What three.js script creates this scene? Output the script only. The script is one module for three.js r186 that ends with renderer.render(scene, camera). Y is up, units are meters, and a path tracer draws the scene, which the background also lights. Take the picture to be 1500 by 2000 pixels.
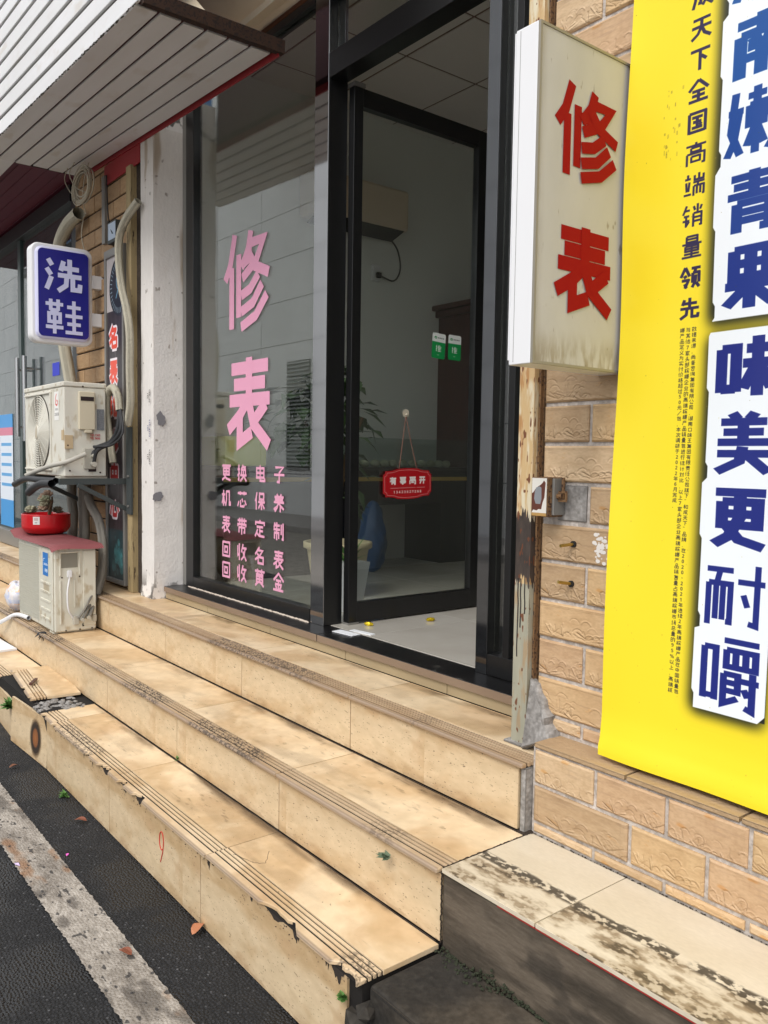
import * as THREE from 'three';
import { mergeGeometries, mergeVertices } from 'three/addons/utils/BufferGeometryUtils.js';
import { RoundedBoxGeometry } from 'three/addons/geometries/RoundedBoxGeometry.js';

// ---------------------------------------------------------------- camera, sky, sun, exposure
const V = (x, y, z) => new THREE.Vector3(x, y, z);
const scene = new THREE.Scene();
const camera = new THREE.PerspectiveCamera(63.44, 0.75, 0.05, 200);
{
  const yaw = THREE.MathUtils.degToRad(38.33), pit = THREE.MathUtils.degToRad(3.693), rol = THREE.MathUtils.degToRad(0.8615);
  const fw = V(-Math.cos(yaw) * Math.cos(pit), -Math.sin(pit), -Math.sin(yaw) * Math.cos(pit));
  const r0 = fw.clone().cross(V(0, 1, 0)).normalize(), u0 = r0.clone().cross(fw);
  const r = r0.clone().multiplyScalar(Math.cos(rol)).addScaledVector(u0, Math.sin(rol));
  const u = u0.clone().multiplyScalar(Math.cos(rol)).addScaledVector(r0, -Math.sin(rol));
  camera.position.set(0, 1.5, 0);
  camera.quaternion.setFromRotationMatrix(new THREE.Matrix4().makeBasis(r, u, fw.clone().negate()));
}
const renderer = new THREE.WebGLRenderer();
renderer.toneMapping = THREE.LinearToneMapping;
renderer.toneMappingExposure = 1.66;
renderer.shadowMap.enabled = true;
{
  const w = 64, h = 32, d = new Float32Array(w * h * 4);
  for (let j = 0; j < h; j++) for (let i = 0; i < w; i++) {
    const el = ((j + 0.5) / h - 0.5) * Math.PI, k = el > 0 ? 0.9 + 0.25 * Math.sin(el) : 0.3, o = (j * w + i) * 4;
    d[o] = 1.0 * k; d[o + 1] = 1.02 * k; d[o + 2] = 1.05 * k; d[o + 3] = 1;
  }
  const t = new THREE.DataTexture(d, w, h, THREE.RGBAFormat, THREE.FloatType);
  t.mapping = THREE.EquirectangularReflectionMapping; t.magFilter = t.minFilter = THREE.LinearFilter; t.needsUpdate = true;
  scene.background = t; scene.environment = t;
}
const sun = new THREE.DirectionalLight(0xfffaf3, 1.1);
sun.position.set(-0.5, 8.5, 6); sun.target.position.set(-3, 0, -1.5);
sun.castShadow = true; sun.shadow.radius = 40;
Object.assign(sun.shadow.camera, { left: -12, right: 12, top: 12, bottom: -12, near: 0.5, far: 40 });
scene.add(sun, sun.target);

// ---------------------------------------------------------------- helpers
let seed = 7;
const rnd = (a = 1, b) => { seed = (seed * 1664525 + 1013904223) >>> 0; const t = seed / 4294967296; return b === undefined ? t * a : a + t * (b - a); };
const clamp = (x, a = 0, b = 1) => Math.min(b, Math.max(a, x)), lerp = (a, b, t) => a + (b - a) * t;
const sstep = (a, b, x) => { const t = clamp((x - a) / (b - a)); return t * t * (3 - 2 * t); };
const used = {}, base = new WeakMap();
const numbered = (n) => { const k = used[n] = (used[n] ?? -1) + 1; return k ? `${n}_${String(k).padStart(3, '0')}` : n; };
function tag(o, label, category, group, kind) {
  if (label) o.userData.label = label;
  if (category) o.userData.category = category;
  if (group) o.userData.group = group;
  if (kind) o.userData.kind = kind;
  return o;
}
function thing(name, label, category, at = [0, 0, 0], group, kind) {
  const o = new THREE.Group(); o.name = numbered(name); o.position.set(...at); scene.add(o); base.set(o, V(...at));
  return tag(o, label, category, group, kind);
}
function part(parent, name, geo, mat, label, at) {           // geo in world coordinates (or around `at`)
  const b = base.get(parent), m = new THREE.Mesh(geo, mat);
  m.name = name; m.castShadow = m.receiveShadow = true;
  if (at) m.position.set(at[0] - b.x, at[1] - b.y, at[2] - b.z); else geo.translate(-b.x, -b.y, -b.z);
  if (parent.isMesh) m.position.sub(parent.position);
  base.set(m, b);
  if (label) m.userData.label = label;
  parent.add(m);
  return m;
}
function solo(name, label, category, geo, mat, group, kind) { // a thing that is one mesh, set at its base
  geo.computeBoundingBox(); const bb = geo.boundingBox, at = [(bb.min.x + bb.max.x) / 2, bb.min.y, (bb.min.z + bb.max.z) / 2];
  geo.translate(-at[0], -at[1], -at[2]);
  const m = new THREE.Mesh(geo, mat); m.name = numbered(name); m.position.set(...at); m.castShadow = m.receiveShadow = true;
  base.set(m, V(...at)); scene.add(m);
  return tag(m, label, category, group, kind);
}
const struct = (name, geo, mat) => solo(name, null, null, geo, mat, null, 'structure');
function tri(g, ou = 0, ov = 0) {                             // uv in metres, by the way each face looks
  if (!g.attributes.normal) g.computeVertexNormals();
  const p = g.attributes.position, n = g.attributes.normal, uv = new Float32Array(p.count * 2);
  for (let i = 0; i < p.count; i++) {
    const ax = Math.abs(n.getX(i)), ay = Math.abs(n.getY(i)), az = Math.abs(n.getZ(i)), x = p.getX(i), y = p.getY(i), z = p.getZ(i);
    uv[i * 2] = (ax > ay && ax > az ? -z : x) + ou; uv[i * 2 + 1] = (ay >= ax && ay >= az ? -z : y) + ov;
  }
  g.setAttribute('uv', new THREE.BufferAttribute(uv, 2));
  return g;
}
const flat = (g) => (g.index ? g.toNonIndexed() : g);
const merge = (list) => mergeGeometries(list.map((g) => { g = flat(g); for (const k of Object.keys(g.attributes)) if (!['position', 'normal', 'uv'].includes(k)) g.deleteAttribute(k); return g; }));
function bx(x0, x1, y0, y1, z0, z1, bev = 0, ou = 0, ov = 0) {
  const w = x1 - x0, h = y1 - y0, d = z1 - z0;
  const g = bev ? new RoundedBoxGeometry(w, h, d, 1, Math.min(bev, w / 2.01, h / 2.01, d / 2.01)) : new THREE.BoxGeometry(w, h, d);
  g.translate((x0 + x1) / 2, (y0 + y1) / 2, (z0 + z1) / 2);
  return tri(flat(g), ou, ov);
}
const tube = (pts, r, seg = 40, rad = 8, closed = false) => flat(new THREE.TubeGeometry(new THREE.CatmullRomCurve3(pts.map((p) => V(...p)), closed), seg, r, rad, closed));
function bar(a, b, w, d) {                                    // square bar from a to b
  const A = V(...a), B = V(...b), L = A.distanceTo(B), g = new THREE.BoxGeometry(w, d, L);
  g.applyQuaternion(new THREE.Quaternion().setFromUnitVectors(V(0, 0, 1), B.clone().sub(A).normalize())); g.translate(...A.add(B).multiplyScalar(0.5).toArray());
  return tri(flat(g));
}
const rot = (g, axis, ang, [x, y, z]) => { g.translate(-x, -y, -z); g['rotate' + axis](ang); return g.translate(x, y, z); };
const cyl = (r0, r1, h, x, y, z, seg = 16, axis) => { const g = new THREE.CylinderGeometry(r0, r1, h, seg); if (axis === 'x') g.rotateZ(Math.PI / 2); if (axis === 'z') g.rotateX(Math.PI / 2); return flat(g.translate(x, y, z)); };

// ---------------------------------------------------------------- noise and textures
function hash(x, y, s) { let h = (x * 374761393 + y * 668265263 + s * 362437) | 0; h = Math.imul(h ^ (h >>> 13), 1274126177); return ((h ^ (h >>> 16)) >>> 0) / 4294967296; }
function vn(x, y, per, s) {
  const xi = Math.floor(x), yi = Math.floor(y), fx = x - xi, fy = y - yi, m = (a) => ((a % per) + per) % per;
  const sx = fx * fx * (3 - 2 * fx), sy = fy * fy * (3 - 2 * fy), x0 = m(xi), x1 = m(xi + 1), y0 = m(yi), y1 = m(yi + 1);
  return lerp(lerp(hash(x0, y0, s), hash(x1, y0, s), sx), lerp(hash(x0, y1, s), hash(x1, y1, s), sx), sy);
}
function fbm(u, v, f, oct, s) { let a = 0.5, t = 0, n = 0; for (let i = 0; i < oct; i++) { t += a * vn(u * f, v * f, f, s + i * 17); n += a; a *= 0.5; f *= 2; } return t / n; }
function tex(w, h, fn, metresX = 1, metresY = metresX, data = false) {
  const d = new Uint8Array(w * h * 4);
  for (let j = 0; j < h; j++) for (let i = 0; i < w; i++) {
    const c = fn((i + 0.5) / w, (j + 0.5) / h), o = (j * w + i) * 4;
    d[o] = clamp(c[0], 0, 255); d[o + 1] = clamp(c[1], 0, 255); d[o + 2] = clamp(c[2], 0, 255); d[o + 3] = c[3] ?? 255;
  }
  const t = new THREE.DataTexture(d, w, h); t.wrapS = t.wrapT = THREE.RepeatWrapping; t.magFilter = t.minFilter = THREE.LinearFilter;
  if (!data) t.colorSpace = THREE.SRGBColorSpace;
  t.repeat.set(1 / metresX, 1 / metresY); t.needsUpdate = true;
  return t;
}
function canvasTex(w, h, draw, data = false) {
  const c = document.createElement('canvas'); c.width = w; c.height = h; draw(c.getContext('2d'), w, h);
  const t = new THREE.CanvasTexture(c); if (!data) t.colorSpace = THREE.SRGBColorSpace; t.wrapS = t.wrapT = THREE.ClampToEdgeWrapping; return t;
}
const mixc = (a, b, t) => [lerp(a[0], b[0], t), lerp(a[1], b[1], t), lerp(a[2], b[2], t)];
const C = (r, g, b) => new THREE.Color().setRGB(r / 255, g / 255, b / 255, THREE.SRGBColorSpace);
const mat = (o) => new THREE.MeshStandardMaterial({ roughness: 0.7, ...o, color: Array.isArray(o.color) ? C(...o.color) : o.color ?? 0xffffff });

// beige marbled porcelain of the steps
const stone = (u, v) => {
  const w = fbm(u, v, 4, 4, 3) - 0.5, a = fbm(u + w * 0.25, v + w * 0.2, 8, 5, 11), b = fbm(u, v, 48, 3, 23), c = fbm(u + 0.3 * w, v, 15, 4, 31);
  let k = mixc([200, 170, 130], [222, 199, 165], sstep(0.28, 0.72, a));
  k = mixc(k, [194, 160, 122], 0.4 * sstep(0.58, 0.8, c)); k = mixc(k, [229, 207, 172], 0.5 * sstep(0.6, 0.8, 1 - c));
  const s = (b - 0.5) * 22; k = [k[0] + s, k[1] + s, k[2] + s];
  if (hash(Math.floor(u * 700), Math.floor(v * 700), 5) > 0.9993) k = mixc(k, [70, 52, 38], 0.7);
  return k;
};
const T = {};
T.stone = tex(1024, 1024, stone, 1.7);
T.fine = tex(512, 512, (u, v) => { const k = 128 + (fbm(u, v, 32, 4, 91) - 0.5) * 200; return [k, k, k]; }, 0.35, 0.35, true);
T.riser = tex(1024, 512, (u, v) => {                           // one metre long, 0.27 high, black crumbs under the nosing, soil at the foot
  let k = stone(u * 0.55, v * 0.3 + 0.13).map((c, i) => c * [0.93, 0.925, 0.91][i]);
  const d = fbm(u, v, 24, 4, 41), drip = fbm(u, 0.3, 64, 2, 47);
  k = mixc(k, [150, 122, 90], 0.5 * sstep(0.16, 0.0, v) * sstep(0.3, 0.7, d)); k = mixc(k, [150, 122, 90], 0.5 * sstep(0.8, 1, v));
  k = mixc(k, [44, 36, 30], 0.85 * sstep(0.68, 0.76, drip) * sstep(0.9 - drip * 0.1, 0.98, v) * sstep(0.4, 0.6, d));
  k = mixc(k, [92, 74, 56], 0.6 * sstep(0.8, 0.86, fbm(u, v, 90, 2, 53)));
  return k;
}, 1, 0.27);
const nosing = (worn, gunk, s) => tex(1024, 64, (u, v) => {
  let k = mixc(stone(u, v * 0.06 + s * 0.1), [150, 124, 98], worn * (0.55 + 0.45 * fbm(u, v, 8, 3, 61 + s)));
  const g = fbm(u, 0.5, 5, 2, 67 + s), f = fbm(u, v * 0.06, 300, 2, 71 + s);
  k = mixc(k, [150, 130, 112], 0.75 * sstep(0.84, 0.93, v));
  return mixc(k, [80, 68, 57], gunk * sstep(0.56, 0.66, g) * sstep(0.44, 0.64, f));
}, 2.2, 0.08);
T.nose1 = nosing(0.12, 0.6, 1); T.nose2 = nosing(0.62, 0.85, 2); T.nose3 = nosing(0.85, 0.7, 3);
const grit = (u, v, n) => { const x = u * n, y = v * n, xi = Math.floor(x), yi = Math.floor(y), m = (a) => ((a % n) + n) % n; let d = 9, id = 0; for (let b = -1; b <= 1; b++) for (let a = -1; a <= 1; a++) { const cx = m(xi + a), cy = m(yi + b), h = hash(cx, cy, 301), q = Math.hypot(xi + a + 0.15 + 0.7 * h - x, yi + b + 0.15 + 0.7 * hash(cx, cy, 302) - y); if (q < d) { d = q; id = h; } } return [d, id]; };
T.asphalt = tex(1024, 1024, (u, v) => {
  const [d, id] = grit(u, v, 115), w = fbm(u, v, 5, 4, 13), st = sstep(0.62, 0.2, d);
  let k = 8 + st * (6 + 25 * hash(Math.floor(id * 9999), 3, 7)) + (id > 0.965 ? 44 * st : 0); k *= lerp(0.45, 1.12, sstep(0.42, 0.6, w)); k += (fbm(u, v, 9, 4, 21) - 0.5) * 14;
  return [k + 2, k + 2, k + 4];
}, 1.1);
T.asphaltB = tex(1024, 1024, (u, v) => { const [d, id] = grit(u, v, 115), k = 255 * clamp(sstep(0.7, 0.1, d) * (0.5 + 0.5 * id)); return [k, k, k]; }, 1.1, 1.1, true);
T.asphaltR = tex(512, 512, (u, v) => { const k = 255 * lerp(0.5, 0.88, sstep(0.4, 0.6, fbm(u, v, 5, 4, 13))); return [k, k, k]; }, 1.1, 1.1, true);
T.paint = tex(1024, 512, (u, v) => {
  const a = fbm(u, v, 10, 5, 3), b = fbm(u, v, 90, 2, 8); let k = mixc([126, 118, 109], [158, 150, 140], sstep(0.3, 0.7, a));
  const s = (b - 0.5) * 50; k = [k[0] + s, k[1] + s, k[2] + s];
  k = mixc(k, [74, 68, 62], 0.6 * sstep(0.6, 0.78, fbm(u, v, 14, 5, 15))); k = mixc(k, [132, 92, 62], 0.7 * sstep(0.66, 0.78, fbm(u, v, 7, 4, 25)));
  k = mixc(k, [40, 38, 38], 0.7 * sstep(0.74, 0.8, fbm(u, v, 60, 2, 28)));
  return k;
}, 1.6, 0.8);
T.concrete = tex(512, 512, (u, v) => { const a = fbm(u, v, 6, 5, 6), b = fbm(u, v, 60, 2, 7); let k = mixc([110, 106, 102], [166, 162, 158], a); const s = (b - 0.5) * 50; return [k[0] + s, k[1] + s, k[2] + s]; }, 0.5);
T.damp = tex(1024, 1024, (u, v) => {
  const a = fbm(u, v, 5, 5, 16), b = fbm(u, v, 80, 2, 17), c = fbm(u, v, 3, 3, 18);
  let k = mixc([40, 35, 29], [76, 66, 53], sstep(0.3, 0.7, a)); k = mixc(k, [28, 26, 23], 0.6 * sstep(0.5, 0.7, c)); const s = (b - 0.5) * 26; return [k[0] + s, k[1] + s, k[2] + s];
}, 0.9);
T.face = tex(1024, 256, (u, v) => {
  const a = fbm(u, v, 6, 5, 26), b = fbm(u, v, 70, 2, 27), c = fbm(u, v * 0.3, 14, 4, 28);
  let k = mixc([62, 54, 44], [98, 87, 74], sstep(0.3, 0.7, a)); k = mixc(k, [120, 104, 96], 0.5 * sstep(0.5, 0.8, u)); k = mixc(k, [48, 42, 35], 0.65 * sstep(0.55, 0.75, c) * sstep(0.95, 0.4, v));
  const l = Math.abs(fbm(u, v, 5, 3, 36) - 0.5); k = mixc(k, [38, 34, 30], 0.8 * sstep(0.012, 0.003, l) * sstep(0.35, 0.6, u)); const s = (b - 0.5) * 18; return [k[0] + s, k[1] + s, k[2] + s];
}, 1.5, 0.25);
T.ledge = tex(1024, 512, (u, v) => {                           // v 0 at the front edge
  const a = fbm(u, v, 5, 4, 33), b = fbm(u, v, 100, 2, 34); let k = mixc([200, 186, 162], [216, 205, 185], a);
  const d = fbm(u, v, 11, 6, 35), e = fbm(u * 2, v, 40, 3, 37), edge = 0.4 + (fbm(u, 0.5, 10, 2, 38) - 0.5) * 0.05;
  k = mixc(k, [132, 114, 90], 0.9 * sstep(edge + 0.01, edge - 0.05, v) * sstep(0.3, 0.6, d) * (0.35 + 0.65 * sstep(0.35, 0.62, e)));
  k = mixc(k, [74, 64, 52], 0.8 * sstep(edge, edge - 0.05, v) * sstep(0.56, 0.7, d) * sstep(0.4, 0.6, e));
  k = mixc(k, [66, 60, 52], 0.9 * sstep(0.065, 0.03, Math.abs(v - edge)) * sstep(0.36, 0.55, e) * sstep(0.02, 0.06, u));
  k = mixc(k, [40, 34, 28], 0.9 * sstep(0.03, 0.0, 1 - v)); const s = (b - 0.5) * 10; return [k[0] + s, k[1] + s, k[2] + s];
}, 1, 1);
// wall tile: pressed fan relief, four variants side by side
const fan = (i, w, h, ctx) => {
  let s = 100 + i * 31; const R = (a, b) => { s = (s * 1664525 + 1013904223) >>> 0; return a + (b - a) * s / 4294967296; };
  ctx.filter = 'blur(3px)';
  for (let p = 0; p < 7; p++) { const cx = R(0.1, 0.9) * w, cy = R(0.85, 1.05) * h, n = 3 + Math.floor(R(0, 4)); for (let q = 0; q < n; q++) { const a = R(-2.9, -0.25); ctx.lineWidth = R(3, 9); ctx.strokeStyle = R(0, 1) > 0.5 ? `rgba(255,255,255,${R(0.25, 0.7)})` : `rgba(0,0,0,${R(0.3, 0.8)})`; ctx.beginPath(); ctx.moveTo(cx, cy); ctx.quadraticCurveTo(cx + Math.cos(a) * R(20, 60), cy + Math.sin(a) * R(10, 40), cx + Math.cos(a) * R(60, 130), cy + Math.sin(a) * R(40, 100)); ctx.stroke(); } }
  for (let p = 0; p < 12; p++) { const cx = R(0.02, 0.98) * w, cy = R(0.45, 0.98) * h, r = R(14, 44); ctx.lineWidth = R(3, 9); ctx.strokeStyle = `rgba(${p % 2 ? '0,0,0' : '255,255,255'},${R(0.25, 0.6)})`; ctx.beginPath(); ctx.arc(cx, cy, r, Math.PI * 1.05, Math.PI * 1.95); ctx.stroke(); }
  for (let p = 0; p < 5; p++) { ctx.lineWidth = R(2, 4); ctx.strokeStyle = 'rgba(255,255,255,0.35)'; ctx.strokeRect(6 + p * R(3, 6), 6 + p * R(3, 5), w - 12 - p * 10, h - 12 - p * 9); }
};
T.fan = canvasTex(2048, 256, (ctx) => { ctx.fillStyle = '#808080'; ctx.fillRect(0, 0, 2048, 256); for (let i = 0; i < 4; i++) { ctx.save(); ctx.beginPath(); ctx.rect(i * 512, 0, 512, 256); ctx.clip(); ctx.translate(i * 512, 0); fan(i, 512, 256, ctx); ctx.restore(); } }, true);
T.tileA = tex(1024, 256, (u, v) => { const a = fbm(u, v * 0.25, 24, 4, 81), b = fbm(u, v * 0.25, 120, 2, 82); let k = mixc([188, 158, 122], [208, 181, 146], a); k = mixc(k, [164, 136, 108], 0.35 * sstep(0.6, 0.8, fbm(u, v, 12, 3, 83))); k = mixc(k, [196, 138, 70], 0.5 * sstep(0.74, 0.85, fbm(u, v * 0.25, 18, 4, 85))); const s = (b - 0.5) * 18; return [k[0] + s, k[1] + s, k[2] + s]; }, 1, 1);
T.rustpost = tex(256, 2048, (u, v) => {                        // v 0 at the foot
  const a = fbm(u * 0.12, v, 40, 4, 41), b = fbm(u * 0.06, v, 90, 3, 42); let k = mixc([198, 168, 122], [214, 203, 176], sstep(0.35, 0.65, a));
  if (v < 0.165) k = mixc([148, 146, 130], [172, 168, 148], a); k = mixc(k, [168, 112, 60], 0.65 * sstep(0.55, 0.75, fbm(u * 0.1, v, 40, 4, 43)) * (v > 0.165 ? 1 : 0.5));
  const e = (fbm(u, 0.2, 12, 3, 45) - 0.5) * 0.03; if (v > 0.168 + e && v < 0.235 + e) k = mixc([46, 39, 36], [78, 66, 58], b);
  const drips = [[0.25, 0.09], [0.42, 0.12], [0.68, 0.135]]; for (const [x, y] of drips) if (v > y && v < 0.17) k = mixc(k, [40, 36, 34], sstep(0.05, 0.03, Math.abs(u - x - (vn(v * 90, 1, 90, 3) - 0.5) * 0.06)));
  k = mixc(k, [104, 58, 34], 0.9 * sstep(0.73, 0.78, fbm(u * 0.05, v, 128, 2, 48))); return k;
}, 0.06, 2.9);
T.rust = tex(256, 512, (u, v) => { const a = fbm(u, v, 8, 5, 51), b = fbm(u, v, 50, 2, 52); let k = mixc([96, 70, 44], [140, 106, 70], a); k = mixc(k, [62, 40, 28], sstep(0.55, 0.7, b)); return k; }, 0.3);
T.white = tex(1024, 1024, (u, v) => {                          // plastered pillar
  const a = fbm(u, v, 5, 5, 55), b = fbm(u, v, 80, 2, 56), g = sstep(0.45, 1, v); let k = mixc([220, 215, 210], [233, 229, 225], a); k = mixc(k, [196, 188, 178], 0.35 * g);
  k = mixc(k, [150, 128, 104], 0.55 * sstep(0.62, 0.78, fbm(u, v * 0.6, 7, 4, 57))); const f = fbm(u * 0.25, v, 40, 4, 58);
  k = mixc(k, [92, 88, 84], 0.9 * sstep(0.5, 0.6, f) * sstep(0.075, 0.01, v)); k = mixc(k, [120, 110, 100], 0.6 * sstep(0.8, 0.86, fbm(u * 0.25, v, 60, 3, 59))); const s = (b - 0.5) * 8; return [k[0] + s, k[1] + s, k[2] + s];
}, 0.6, 2.7);
T.grime = tex(1024, 512, (u, v) => { const a = fbm(u, v, 4, 3, 65), b = fbm(u, v * 0.5, 10, 4, 66); let k = mixc([206, 205, 204], [222, 222, 224], a); k = mixc(k, [186, 174, 160], 0.35 * sstep(0.6, 0.8, b)); return k; }, 2, 0.5);
T.acdirt = tex(512, 512, (u, v) => { const a = fbm(u, v, 6, 5, 75), b = fbm(u, v * 0.5, 20, 4, 76); let k = mixc([204, 200, 186], [220, 217, 207], a); k = mixc(k, [158, 138, 108], 0.55 * sstep(0.6, 0.78, b)); return k; }, 0.9);
T.wood = tex(256, 512, (u, v) => { const a = fbm(u, v * 0.12, 40, 4, 86); return mixc([58, 26, 22], [92, 44, 36], a); }, 0.4, 1.2);
T.timber = tex(256, 1024, (u, v) => { const a = fbm(u, v * 0.1, 20, 4, 87); let k = mixc([146, 128, 92], [176, 156, 116], a); return mixc(k, [60, 44, 30], 0.9 * sstep(0.72, 0.78, fbm(u, v, 30, 3, 88))); }, 0.2, 2);
T.floor = tex(512, 512, (u, v) => { const a = fbm(u, v, 4, 5, 92); return mixc([176, 170, 160], [198, 194, 186], a); }, 0.8);
T.black = tex(512, 512, (u, v) => { const a = fbm(u, v, 8, 5, 93), b = fbm(u, v, 90, 2, 94); let k = mixc([16, 16, 18], [34, 33, 33], a); k = mixc(k, [92, 88, 82], 0.6 * sstep(0.64, 0.76, fbm(u, v, 14, 5, 95))); const s = (b - 0.5) * 8; return [k[0] + s, k[1] + s, k[2] + s]; }, 0.6);
T.opp = tex(512, 512, (u, v) => { const a = fbm(u, v * 0.4, 5, 5, 96); return mixc([196, 196, 194], [220, 220, 218], a); }, 3);

const M = {
  stone: mat({ map: T.stone, roughness: 0.42, bumpMap: T.fine, bumpScale: 0.0006 }), riser: mat({ map: T.riser, roughness: 0.5, bumpMap: T.fine, bumpScale: 0.0006 }),
  nose1: mat({ map: T.nose1, roughness: 0.5 }), nose2: mat({ map: T.nose2, roughness: 0.55 }), nose3: mat({ map: T.nose3, roughness: 0.6 }),
  bed: mat({ color: [40, 32, 26], map: T.concrete, roughness: 0.95 }), lipside: mat({ color: [150, 128, 106], roughness: 0.6 }),
  asphalt: mat({ map: T.asphalt, bumpMap: T.asphaltB, bumpScale: 0.0045, roughnessMap: T.asphaltR, roughness: 1 }), paint: mat({ map: T.paint, bumpMap: T.asphaltB, bumpScale: 0.0025, roughness: 0.8 }),
  concrete: mat({ map: T.concrete, bumpMap: T.fine, bumpScale: 0.003, roughness: 0.9 }), damp: mat({ map: T.damp, bumpMap: T.fine, bumpScale: 0.002, roughness: 0.85 }), face: mat({ map: T.face, bumpMap: T.fine, bumpScale: 0.0015, roughness: 0.75 }),
  ledge: mat({ map: T.ledge, roughness: 0.45 }), redtrim: mat({ color: [170, 44, 40], roughness: 0.6 }), creamtile: mat({ color: [222, 205, 172], map: T.floor, roughness: 0.4 }),
  roadway: mat({ color: [236, 232, 224], map: T.concrete, roughness: 0.9 }),
  grout: mat({ color: new THREE.Color(1.7, 1.62, 1.56), map: T.concrete, bumpMap: T.fine, bumpScale: 0.003, roughness: 0.95 }),
  tiles: [0, 1, 2, 3, 4, 5].map((i) => mat({ map: T.tileA, bumpMap: T.fan, bumpScale: 0.008, roughness: 0.62, color: [[255, 255, 255], [246, 238, 234], [255, 248, 236], [236, 232, 224], [250, 244, 230], [228, 224, 220]][i] })),
  dirtytiles: [0, 1].map((i) => mat({ map: T.tileA, bumpMap: T.fan, bumpScale: 0.005, roughness: 0.7, color: i ? [204, 194, 184] : [220, 210, 198] })),
  post: mat({ map: T.rustpost, roughness: 0.6 }), rust: mat({ map: T.rust, roughness: 0.8 }), darkrust: mat({ map: T.rust, color: [120, 100, 92], roughness: 0.85 }),
  plaster: mat({ map: T.white, roughness: 0.85, bumpMap: T.fine, bumpScale: 0.002 }), siding: mat({ map: T.grime, roughness: 0.45 }), gap: mat({ color: [44, 32, 32], roughness: 0.9 }),
  drip: mat({ color: [48, 40, 34], roughness: 1 }),
  mirror2: mat({ color: [112, 113, 116], metalness: 1, roughness: 0.06 }),
  mirror: mat({ color: [176, 176, 178], metalness: 1, roughness: 0.06 }), frame: mat({ color: [22, 22, 23], roughness: 0.28 }), alu: mat({ color: [132, 130, 126], roughness: 0.45, metalness: 0.3 }), steel: mat({ color: [176, 176, 176], metalness: 1, roughness: 0.25 }),
  glass: new THREE.MeshPhysicalMaterial({ color: C(248, 251, 249), transmission: 1, thickness: 0, roughness: 0, ior: 1.8 }), clear: new THREE.MeshPhysicalMaterial({ color: C(238, 244, 242), transmission: 1, thickness: 0, roughness: 0, ior: 1.5 }),
  pink: mat({ color: [226, 160, 188], roughness: 0.55 }), redvinyl: new THREE.MeshPhysicalMaterial({ color: C(150, 16, 18), roughness: 0.6, specularIntensity: 0.2 }), acrylic: mat({ color: [188, 182, 174], roughness: 0.3 }), whitemetal: mat({ color: [226, 226, 228], roughness: 0.4 }),
  ac: mat({ map: T.acdirt, roughness: 0.5 }), acgrey: mat({ color: [176, 172, 160], roughness: 0.55 }), dark: mat({ color: [20, 20, 21], roughness: 0.7 }), hose: mat({ color: [178, 172, 154], roughness: 0.8, bumpMap: T.fine, bumpScale: 0.004 }), hosegrey: mat({ color: [126, 122, 114], roughness: 0.85, bumpMap: T.fine, bumpScale: 0.004 }), rubber: mat({ color: [40, 41, 44], roughness: 0.6 }), wire: mat({ color: [172, 164, 146], roughness: 0.7 }),
  bracket: mat({ color: [58, 64, 64], roughness: 0.55 }), red: mat({ color: [186, 22, 30], roughness: 0.22 }), redboard: mat({ color: [150, 30, 36], roughness: 0.6 }), maroon: mat({ color: [104, 40, 58], roughness: 0.5 }),
  board: mat({ color: [238, 224, 198], roughness: 0.8 }), brownwood: mat({ color: [122, 74, 40], map: T.timber, roughness: 0.7 }), timber: mat({ map: T.timber, roughness: 0.75 }), wood: mat({ map: T.wood, roughness: 0.4 }),
  wall: mat({ color: [226, 226, 222], roughness: 0.85 }), ceil: mat({ color: [226, 220, 214], roughness: 0.85 }), ceilbar: mat({ color: [120, 96, 86], roughness: 0.7 }), floor: mat({ map: T.floor, roughness: 0.15 }), black: mat({ map: T.black, roughness: 0.3 }),
  leaf: new THREE.MeshPhysicalMaterial({ color: C(66, 92, 52), roughness: 0.5, transmission: 0.25, thickness: 0, side: THREE.DoubleSide }), leaf2: mat({ color: [86, 128, 62], roughness: 0.55, side: THREE.DoubleSide }), succ: mat({ color: [150, 142, 118], roughness: 0.55 }), bark: mat({ color: [96, 78, 58], roughness: 0.9 }), soil: mat({ color: [52, 42, 34], roughness: 1 }),
  brass: mat({ color: [196, 168, 92], metalness: 1, roughness: 0.35 }), gold: mat({ color: [224, 196, 40], metalness: 0.6, roughness: 0.3 }), paper: mat({ color: [226, 228, 232], roughness: 0.7, side: THREE.DoubleSide }), bluebag: mat({ color: [30, 72, 120], roughness: 0.4, side: THREE.DoubleSide }), opp: mat({ map: T.opp, roughness: 0.6 }), louvre: mat({ color: [110, 112, 112], roughness: 0.6 }),
};

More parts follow.
